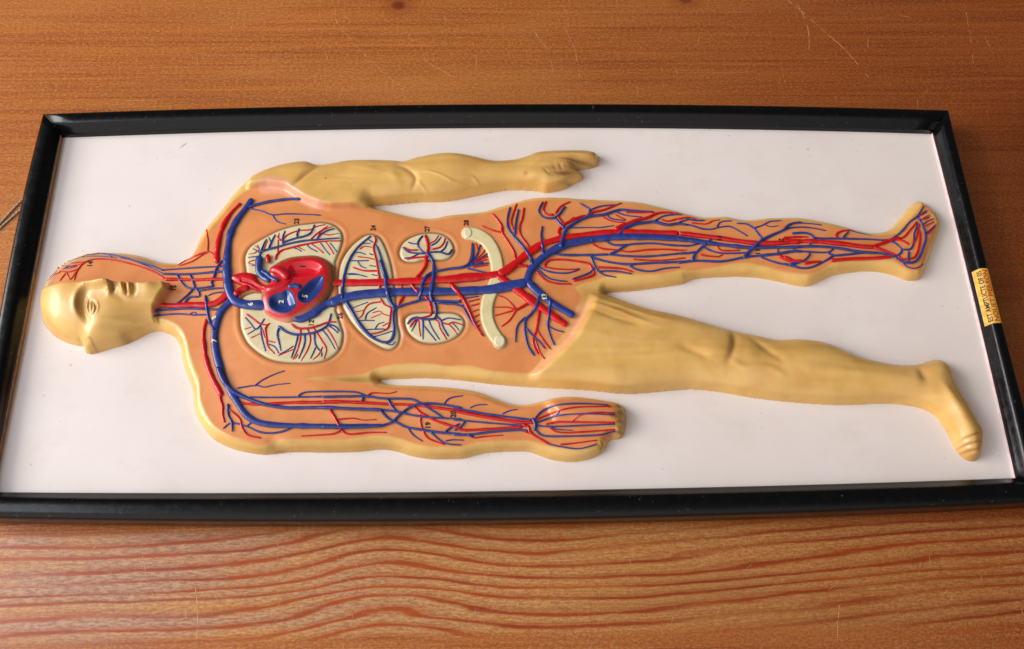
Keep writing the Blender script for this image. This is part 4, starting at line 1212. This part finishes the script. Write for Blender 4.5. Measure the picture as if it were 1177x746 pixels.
b 1.1 .9 0 body|696.3,246.8 703.6,251.5 719.1,253.5
r 1.3 1.0 0 body|718.4,244.1 735.8,244.4 752.2,243.9
r 1.2 .9 0 body|707.0,246.8 714.4,250.6 719.1,252.2
r 1.2 .9 0 body|692.2,249.2 703.6,254.2 718.7,255.9
r 2.7 1.3 0 body|706.3,264.3 717.1,258.9 730.5,253.5 743.9,250.2 754.6,245.5 766.7,244.1 780.3,245.7
b 2.6 1.4 1 body|711.0,271.6 717.1,262.9 729.1,257.5 743.9,255.5 751.9,254.9 766.7,258.2 778.7,256.9 790.0,258.2
b 1.4 1.0 0 body|751.2,254.9 761.3,248.8 773.4,246.8 783.4,246.8
b 1.3 1.0 0 body|778.1,256.9 784.1,254.2 790.8,252.6
r 1.2 1.3 0 body|759.3,251.9 768.0,254.2 778.7,251.5 790.0,250.2
b 1.6 1.4 0 body|694.9,275.7 703.6,281.0 717.1,281.7 730.5,280.3 750.6,279.7 770.7,281.7 790.0,282.6
b 1.6 1.6 1 body|720.4,281.4 709.0,288.4 699.6,292.4
b 1.8 1.8 0 body|636.6,291.7 650.0,293.1 676.8,293.1 699.6,292.4
b 1.5 1.5 0 body|699.6,292.4 719.7,294.2 743.9,294.7 770.7,292.4 790.0,290.4
b 1.7 1.7 0 body|678.2,295.1 696.9,300.5 721.1,303.8 743.9,302.5 790.0,300.7
b 1.5 1.0 1 body|679.5,295.1 682.2,303.1 687.5,311.2 696.9,311.2 710.3,311.9 725.8,314.7
b 1.2 .8 0 body|686.2,310.5 694.3,315.9 708.3,318.6
b 1.5 1.0 0 body|721.7,303.8 730.5,309.2 746.6,311.9 764.0,308.5 781.2,307.2
r 1.4 1.2 0 body|680.2,280.3 691.6,285.7 706.3,287.1 722.4,289.3 743.9,287.1 764.0,286.6 785.4,287.9
r 1.2 .9 0 body|727.1,298.0 750.6,299.4 770.7,298.4 787.9,296.4
r 1.7 1.0 0 body|685.5,307.2 703.6,307.8 717.1,309.2 727.1,312.5
r 1.6 1.6 0 body|624.6,306.5 631.8,299.3 647.9,298.5 667.2,300.9 676.8,303.3 680.4,308.9 682.4,315.7 670.4,320.2 658.3,322.9
r 1.4 1.0 0 body|624.6,306.5 638.2,308.9 654.3,309.7 666.4,308.9
r 1.7 1.2 0 body|615.7,311.4 627.0,321.8 639.8,325.8 656.2,326.3
b 1.4 1.0 0 body|618.9,306.5 628.6,311.4 641.4,313.8 654.3,313.4 665.6,309.9
b 1.4 .9 0 body|617.3,308.9 628.6,318.6 639.8,322.1 651.9,323.4
b 1.4 1.0 1 body|684.1,306.5 676.8,313.8 657.2,320.8
r 2.4 2.0 0 body|591.6,305.7 599.6,305.4 607.7,306.0
b 2.3 1.4 2 body|620.2,339.5 617.3,349.1 610.9,360.4 604.5,366.8 602.9,376.5 604.5,389.3 607.7,399.9 614.1,408.6
b 1.5 1.1 1 body|604.1,364.4 596.4,371.6 593.2,379.7 592.1,393.3
b 1.3 1.0 1 body|604.1,376.5 612.5,386.1 618.9,391.7 626.2,400.6
b 2.2 1.2 2 body|632.6,344.3 631.0,360.4 629.4,374.9 633.4,389.3 637.4,396.6
b 1.3 .9 0 body|630.2,374.5 638.2,378.9 648.7,381.8
r 1.6 1.5 0 body|608.5,348.3 599.6,353.2 590.0,358.0
r 1.4 .9 0 body|606.5,348.3 591.5,356.2 567.5,363.1
r 1.2 .9 0 body|592.5,354.7 580.8,342.9 571.7,339.5
r 1.2 .9 0 body|593.6,356.2 582.9,353.2 567.5,353.2
r 1.2 .9 0 body|593.6,356.2 585.5,368.2 576.0,375.5
r 2.3 1.2 0 body|620.5,349.1 618.9,363.6 616.5,379.7 612.5,389.3 614.4,399.9 618.9,407.0
r 1.5 1.0 0 body|616.5,378.9 625.4,392.5 633.1,401.4
r 1.2 .9 0 body|615.1,390.1 620.4,405.1 625.8,412.6
b 1.3 1.1 0 body|780.0,257.5 793.4,258.8 806.8,262.9 817.5,263.5 825.6,261.5 837.7,260.2 847.1,264.2 859.1,271.3
b 1.2 .9 0 body|823.6,261.9 826.9,256.1 833.6,254.1 841.0,253.9
b 1.1 1.6 0 body|846.4,256.6 857.8,257.5 865.8,262.2 871.2,268.9 876.6,275.6
b 1.2 .8 0 body|866.5,262.2 876.6,258.8 884.6,254.8 897.3,253.6
b .9 .7 0 body|878.6,258.2 885.9,260.6 894.7,259.5
b 2.3 1.4 2 body|854.4,296.4 865.8,284.3 876.6,275.6 890.0,268.9 899.4,264.9 908.7,257.5 920.8,255.2
b 1.2 .9 0 body|900.0,264.9 908.7,262.2 920.8,261.1 934.2,262.2 949.0,265.1
b 1.4 1.3 0 body|780.0,282.3 793.4,282.3 806.8,278.9
b 1.4 1.2 1 body|814.9,278.0 817.5,272.2
b 1.9 1.6 2 body|812.2,278.5 802.8,287.7 798.8,291.7 795.8,299.7
b 1.5 1.5 0 body|780.0,291.7 790.7,291.0 800.8,289.3
b 1.8 2.0 0 body|778.7,302.0 800.1,299.7 829.6,300.4 855.1,295.7 873.9,293.7 894.0,291.7 911.4,289.0 922.1,289.0
b 1.4 1.2 0 body|807.5,283.6 817.5,288.3 829.6,291.0 844.4,291.0 860.5,290.3
r 1.0 .9 0 body|829.6,290.3 829.9,292.8 825.6,295.3
b 1.5 1.3 0 body|873.2,295.0 887.3,300.4 900.7,303.8 910.1,305.8 920.0,308.0
b 1.3 1.2 1 body|906.7,304.4 914.1,301.1 920.8,298.7
r 1.5 .9 0 body|778.7,252.1 788.0,250.1 793.4,250.1 800.1,252.1
b 1.3 .9 0 body|788.0,251.5 800.1,253.5 809.8,253.1
r 1.2 .8 0 body|794.1,256.1 810.8,257.5 818.9,254.1 827.2,252.5
r 1.0 .8 0 body|778.7,287.7 789.1,287.4
r 1.0 .8 0 body|778.7,297.3 787.8,296.2
r 1.5 .9 0 body|822.6,281.6 829.6,287.7 850.4,287.7
r 1.6 1.0 0 body|804.8,292.5 814.9,294.4 826.3,295.2
r 2.6 2.2 0 body|894.7,293.7 903.4,298.4 912.8,300.0 922.1,299.7
b 1.2 1.0 1 body|892.6,283.6 894.0,289.7
r 1.5 1.4 0 body|897.3,276.3 906.1,272.9 922.1,272.6
b 3.3 2.5 1 body|773.8,273.5 780.0,274.3 800.4,276.3 818.8,279.1
b 2.7 2.0 1 body|790.7,275.9 806.8,278.3 833.6,281.6 860.5,284.3 887.3,284.3 920.0,283.6
b 2.1 1.6 1 body|900.0,284.6 932.3,283.0 959.7,284.6 988.8,289.4 1013.0,291.0 1029.1,295.2
r 4.3 3.0 0 body|578.6,315.1 595.8,300.1 615.1,284.0 642.9,274.3 668.7,270.1 700.9,266.8 722.3,266.2 780.0,267.9
r 2.8 2.8 0 body|784.1,268.3 790.0,268.9 797.5,270.3
r 2.9 3.0 0 body|780.0,268.0 820.2,272.9 860.5,278.5 881.9,279.6 920.0,277.6
r 2.9 2.6 0 body|900.0,277.3 932.3,277.3 964.6,279.7 988.8,283.0 1004.9,283.8
r 2.3 1.9 0 body|1001.7,283.8 1013.0,280.0 1025.9,275.7 1034.8,273.3
r 2.3 2.0 0 body|1003.3,283.9 1017.8,288.6 1029.9,293.6
b 1.2 .9 0 body|900.0,264.4 906.5,257.9 916.1,256.3 932.3,257.1 944.4,258.7
b 1.7 1.1 0 body|909.7,268.4 924.2,267.6 932.3,270.0 937.9,273.6 964.6,274.2 996.9,274.9 1019.5,275.9 1029.1,271.7 1037.2,265.2 1045.3,255.5 1055.0,247.8 1061.4,236.9
b 1.5 1.5 1 body|937.1,273.8 929.9,280.4
b 1.4 1.0 1 body|967.8,274.2 975.5,265.8
b .9 .6 0 body|975.1,264.4 987.2,267.6 1000.9,270.5
b 1.4 1.3 0 body|898.4,290.5 912.9,288.6 948.4,290.2 958.4,285.9
b 1.4 1.3 1 body|912.1,286.5 915.8,289.7
b 1.5 1.5 0 body|950.0,289.7 958.1,293.4 972.6,292.6 998.5,290.1
b 1.6 1.5 0 body|958.4,293.4 946.8,300.7 932.3,307.2 919.4,308.0 909.7,304.7 900.0,303.1
b 1.3 1.2 1 body|908.1,305.2 924.2,299.1 929.9,293.4 930.7,290.5
r 1.6 1.2 0 body|961.0,273.6 962.1,268.4 969.4,265.2 978.3,264.4
r 2.4 2.2 0 body|900.0,295.1 911.3,299.4
r 2.2 1.8 0 body|923.4,302.8 935.5,301.0 944.4,300.7
r 2.6 2.0 0 body|954.1,299.4 980.7,297.5 1004.9,296.7 1025.1,295.1
r 1.4 1.2 0 body|900.0,272.9 916.1,272.0 928.2,272.5
b 1.4 1.4 0 body|1018.6,275.7 1029.1,279.7 1036.4,287.5 1033.2,292.6 1028.8,295.2
b 1.3 1.2 0 body|1036.4,286.8 1046.9,285.9 1050.4,276.5 1050.9,268.4 1055.3,256.8
b 1.3 1.2 1 body|1043.7,300.7 1044.6,288.6
b 1.7 1.2 1 body|1028.3,294.9 1037.2,300.7 1048.5,301.7 1056.6,295.9 1062.2,281.3 1064.0,271.7 1060.1,258.7 1054.2,249.9
b 1.0 .7 0 body|1037.2,301.5 1043.7,307.2 1053.3,308.1 1061.1,303.6
b 1.0 .7 0 body|1054.6,250.0 1061.4,244.5 1066.9,241.6
b 1.0 .7 0 body|1056.9,253.9 1063.8,249.4 1067.9,247.8
b 1.0 .7 0 body|1059.8,258.7 1067.9,253.4 1073.0,251.5
b 1.0 .7 0 body|1062.7,269.7 1071.1,262.3 1075.1,258.3
r 1.5 1.2 0 body|1018.6,276.8 1037.2,273.3 1045.3,265.2 1054.2,254.7
r 1.6 1.4 0 body|1028.3,274.9 1037.2,276.8 1044.5,281.0
r 1.4 1.2 0 body|1056.3,257.1 1053.3,273.3 1047.7,282.1
r 1.8 1.4 0 body|1031.6,293.9 1037.2,297.8 1050.1,296.2 1055.0,287.8 1057.5,273.3 1056.6,264.4
r 1.0 .7 0 body|1056.3,248.1 1065.3,244.2
r 1.0 .7 0 body|1059.0,252.6 1067.9,249.9
r 1.0 .7 0 body|1061.7,260.4 1073.5,254.7
r 1.1 .8 0 body|1064.3,270.4 1075.3,260.4
r 1.33 0.86 0 body|189.9,321.5 179.4,314.0 165.5,307.9 144.6,301.8 127.1,298.3 109.7,297.8 99.3,300.6 92.3,306.1 87.9,313.1 85.0,322.2
r 0.94 0.70 0 body|100.1,300.6 88.8,301.8 74.0,302.7
r 0.94 0.78 0 body|91.8,308.2 80.1,312.4 67.9,311.7
r 0.86 0.62 0 body|67.0,307.9 69.6,312.2 62.7,315.7 54.8,323.2
r 0.94 0.70 0 body|76.3,313.1 68.2,323.1
r 0.86 0.70 0 body|75.7,312.2 80.4,321.5
r 0.86 0.70 0 body|87.4,312.2 81.0,321.8
b 1.25 0.94 0 body|188.1,311.0 175.9,306.1 158.5,300.9 144.6,296.6 130.6,293.1 114.9,291.3
b 0.86 0.55 0 body|114.9,291.3 106.2,292.5 97.5,293.6
b 0.70 0.47 0 body|67.0,307.5 78.3,308.2 88.8,306.1
b 0.70 0.47 0 body|70.5,305.3 81.8,306.1
b 0.70 0.55 0 body|120.2,290.8 128.9,295.3
b 0.70 0.55 0 body|78.3,300.6 92.3,296.0 101.9,292.2
r 3.4 4.0 2 heart|270.1,339.0 276.8,332.9 286.2,329.6
b 4.0 3.4 4 heart|298.5,293.4 297.2,304.1 297.2,311.5 302.3,318.2 310.3,322.9
b 2.6 2.2 5 heart|299.6,310.8 305.0,313.5 311.7,318.9 319.7,322.6
r 5.0 6.0 3 heart|311.0,308.8 319.7,310.2 326.4,314.9 331.8,320.2
r 3.0 3.4 3 heart|308.3,292.1 307.6,297.4 309.0,302.1
b 3.2 3.4 2 heart|331.1,329.9 338.5,328.0 345.8,330.3
b 0.62 0.47 0 body|92.3,296.0 106.2,294.3 120.2,294.8 134.1,296.7
b 0.55 0.47 0 body|57.4,318.7 62.7,313.1 67.5,307.9
b 0.55 0.47 0 body|72.2,308.8 80.1,306.1 88.8,304.4
r 0.62 0.47 0 body|56.6,321.8 62.7,314.9 66.1,311.4
r 0.62 0.47 0 body|79.2,308.8 85.3,306.1 95.8,302.3
b 0.78 0.62 0 body|137.6,296.0 151.5,299.2 165.5,304.4 179.4,310.5 188.1,314.9""".split('\n'):
    h, s = l.split('|'); c, r0, r1, lay, par = h.split()
    VES.append((c, float(r0), float(r1), int(lay), par, pts(s)))
ds = DSU(len(VES))
RSV = [resample(v[5], 2.0) for v in VES]
for i, a in enumerate(VES):
    for j in range(i):
        b = VES[j]
        if a[0] != b[0] or a[4] != b[4]: continue
        if min(np.min(np.hypot(*(RSV[j]-e).T)) for e in (a[5][0], a[5][-1])) < 2.6+b[1] or min(np.min(np.hypot(*(RSV[i]-e).T)) for e in (b[5][0], b[5][-1])) < 2.6+a[1]: ds.u(i, j)
trees = {}
# lay the vessels in order, so that upper ones ride over the ones below them
CENTRE = {}
Hst = Hs_s.copy(); Hbody_s = blur(Hbody, 1.2)
for lay in sorted(set(v[3] for v in VES)):
    Hs_s_keep = Hs_s
    if lay >= 2: Hs_s = blur(Hst, 1.6)
    for i, v in enumerate(VES):
        if v[3] != lay: continue
        if v[4] == 'under':
            keep = Hs_s; Hs_s = Hbody_s; CENTRE[i] = px_tube(v[5], v[1], v[2], lay); Hs_s = keep
        else: CENTRE[i] = px_tube(v[5], v[1], v[2], lay, v[4] == 'heart')
    Hs_s = Hs_s_keep
    for i, v in enumerate(VES):
        if v[3] != lay or v[4] == 'heart': continue
        Pt, R = CENTRE[i]
        rx = float(R.max())
        for a in range(0, len(Pt)-1, 12):
            seg = slice(a, min(a+13, len(Pt)))
            lo = Pt[seg, :2].min(0)-rx; hi = Pt[seg, :2].max(0)+rx
            i0, i1 = np.searchsorted(gx, (lo[0], hi[0])); j0, j1 = np.searchsorted(gy, (lo[1], hi[1]))
            if i1 <= i0 or j1 <= j0: continue
            X = GX[j0:j1, i0:i1]; Y = GY[j0:j1, i0:i1]
            for p, r in zip(Pt[seg], R[seg]):
                q = 1-((X-p[0])**2+(Y-p[1])**2)/r**2
                Hst[j0:j1, i0:i1] = np.where(q > 0, np.maximum(Hst[j0:j1, i0:i1], p[2]+flat_of(v)*r*np.sqrt(np.maximum(q, 0))), Hst[j0:j1, i0:i1])
for i in range(len(VES)): trees.setdefault(ds.f(i), []).append(i)
for root, ids in trees.items():
    V = []; F = []
    for i in ids:
        c, r0, r1, lay, par, P = VES[i]
        Pt, R = CENTRE[i]
        tube(V, F, Pt, R, flat_of(VES[i]), 12 if max(r0, r1) > 2.2 else 8)
    c, par = VES[ids[0]][0], VES[ids[0]][4]
    parent = {'body': chart, 'under': chart, 'heart': heart}.get(par) or ORG[par]
    mt = (M_REDH if c == 'r' else M_BLUEH) if par == 'heart' else (M_RED if c == 'r' else M_BLUE)
    nm = 'artery' if c == 'r' else 'vein'
    link(nm, mesh(nm, V, F), parent, mt)

# colon: a flat raised cream band that passes under the great vessels, with a lighter cut end at either tip
def ribbon(P, w, round_end=True):
    C = resample(catmull(pts(P), 6), 1.5)
    d = np.gradient(C, axis=0); d /= np.linalg.norm(d, axis=1)[:, None]
    n = np.stack([-d[:,1], d[:,0]], 1)
    L = C+n*w; Rr = C-n*w
    cap = [C[-1]+w*(math.cos(t)*n[-1]+math.sin(t)*d[-1]) for t in np.linspace(0.3, math.pi-0.3, 7)]
    cap0 = [C[0]+w*(-math.cos(t)*n[0]-math.sin(t)*d[0]) for t in np.linspace(0.3, math.pi-0.3, 7)]
    return np.vstack([L, cap, Rr[::-1], cap0])
def surf_xy(P, dz):
    z = np.full(len(P), 0.014)
    for _ in range(4):
        xy = unproj(P, z); z = sample(Hbody, xy[:,0], xy[:,1])+dz
    return unproj(P, z)
def flat_c(col):
    def f(X, Y, d):
        w = np.exp(-0.5*((d-0.1*PX)/(0.6*PX))**2)[...,None]*0.7
        return np.array(col)*(1-w)+LINE*w
    return f
CMAIN = surf_xy(ribbon("537.5,267.5 548,269.5 559,276 567,288 571,302 571.5,313 569.5,324 565,334 561,345 559.5,356 560.5,367 565,379 571,388 574,391.5", 7.8), 1.6*mm)
colon = patch('colon', CMAIN, lambda X, Y, d: sample(Hbody, X, Y)-0.2*mm+2.0*mm*np.sqrt(np.clip(1-(1-np.clip(d/(3.2*PX), 0, 1))**2, 0, 1)), flat_c(lin(220, 206, 156)), M_ORGAN, chart)
a = np.linspace(0, 2*math.pi, 28, endpoint=False)
for cx, cy, rx, ry in ((574.3, 391.8, 7.0, 7.8), (537.6, 267.2, 5.6, 6.6)):
    E = surf_xy(np.stack([cx+rx*np.cos(a), cy+ry*np.sin(a)], 1), 2.2*mm)
    patch('cut_end', E, lambda X, Y, d: sample(Hbody, X, Y)+1.6*mm+0.9*mm*sstep(0, 2*PX, d), flat_c(lin(224, 214, 176)), M_ORGAN, colon)

# ---------------------------------------------------------------- printed numbers
def text_mesh(body, size, name, xf, mat, parent, bold=0.0):
    cu = bpy.data.curves.new('lettering', 'FONT')
    cu.body = body; cu.size = size; cu.align_x = 'CENTER'; cu.align_y = 'CENTER'; cu.resolution_u = 3; cu.offset = bold
    o = bpy.data.objects.new('lettering', cu); COL.objects.link(o)
    bpy.context.view_layer.update()
    me = bpy.data.meshes.new_from_object(o.evaluated_get(bpy.context.evaluated_depsgraph_get()))
    bpy.data.objects.remove(o); bpy.data.curves.remove(cu)
    import bmesh
    bm = bmesh.new(); bm.from_mesh(me)
    bmesh.ops.triangulate(bm, faces=bm.faces[:])
    for _ in range(2):
        lim = size*0.09
        ed = [e for e in bm.edges if e.calc_length() > lim]
        if ed: bmesh.ops.subdivide_edges(bm, edges=ed, cuts=2)
        bmesh.ops.triangulate(bm, faces=bm.faces[:])
    bm.to_mesh(me); bm.free()
    co = np.zeros(len(me.vertices)*3); me.vertices.foreach_get('co', co)
    co = xf(co.reshape(-1, 3)); me.vertices.foreach_set('co', co.ravel()); me.update()
    me.name = name
    return link(name, me, parent, mat, False)
NUMS = [("14", 103.5, 303.5, 0, 0), ("15", 199.5, 331, 0, 0), ("23", 341, 254, 0, 0), ("24", 429, 262, 0, 0), ("27", 491, 263, 0, 0), ("28", 536, 256, 0, 0),
        ("12", 358, 371.5, 0, 1.2), ("26", 391, 363, 0, 0), ("16", 827, 273, 0, 3.0), ("17", 899, 276, 0, 2.6), ("11", 871, 289.5, 0, 0), ("19", 492, 489, 0, 0), ("20", 521, 476, 0, 0.6),
        ("2", 323.5, 347, 1, 0.8), ("5", 351, 341, 1, 0.8), ("6", 288, 349.5, 1, 5.0), ("13", 626, 341, 1, 3.4), ("7", 246.5, 391.5, 1, 4.0), ("8", 246, 365, 1, 3.6), ("1", 348.5, 307, 0, 1.0)]
Hs_s = blur(Hst, 1.0)
for s, px, py, pale, lift in NUMS:
    inheart = s in ('2', '5', '1')
    if inheart:
        xy = unproj([(px, py)], hb0+HZ-4.0*mm)[0]
        def zz(x, y):
            d = sdf(HEART, x, y); return heart_z(x, y, d)+1.1*mm
    else:
        xy, z0 = on_surface(np.array([[px, py]]), 0.4*mm); xy = xy[0]
        def zz(x, y, lift=lift): return sample(Hs_s, x, y)+0.4*mm
    def xf(co, xy=xy, zz=zz):
        x = xy[0]-co[:,1]; y = xy[1]+co[:,0]
        return np.stack([x, y, zz(x, y)], 1)
    text_mesh(s, 0.0064, 'number', xf, M_INKL if pale else M_INK, heart if inheart else chart, 0.00022)

# lettering on the maker's label, reading up the rail
def label_text(s, f0, size, yc, mat, width):
    def xf(co):
        w = co[:,0].max()-co[:,0].min(); k = width/w
        f = f0-co[:,1]/0.0245
        return np.array([at_y(yc+a*k, float(ff), 0.0009) for a, ff in zip(co[:,0], f)])
    text_mesh(s, size, 'lettering', xf, mat, rails[1], 0.0001)
ym = (y_lt+y_lb)/2; Lh = abs(y_lt-y_lb)
label_text("NOUET PIERRON", 0.62, 0.0104, ym, M_INKR, Lh*0.93)
label_text("EST AMPTUCTE OF 05", 0.29, 0.0062, ym, M_INK, Lh*0.92)

# hanging cord that comes out from under the frame on the left
def cord(s):
    V = []; F = []
    P = resample(np.column_stack([catmull(unproj(pts(s), Z_TABLE+0.001), 8)]), 0.0012)
    P3 = np.column_stack([P, np.full(len(P), Z_TABLE+0.0011)])
    for ph in (0, math.pi):
        a = np.arange(len(P))*0.9+ph
        d = np.gradient(P, axis=0); d /= np.linalg.norm(d, axis=1)[:, None]
        Q = P3+0.00055*np.column_stack([-d[:,1]*np.cos(a), d[:,0]*np.cos(a), np.sin(a)])
        tube(V, F, Q, np.full(len(Q), 0.00062), 1.0, 6)
    return link('hanging_cord', mesh('hanging_cord', V, F), chart, paint_mat('grey_cord', lin(170, 158, 146), 0.1, 0.8, 0.0, 500))
cord("34,222 20,235 0,256.5 -22,278 -44,292 -56,300 -58,306 -50,306 -30,288 0,262 18,246 36,230")
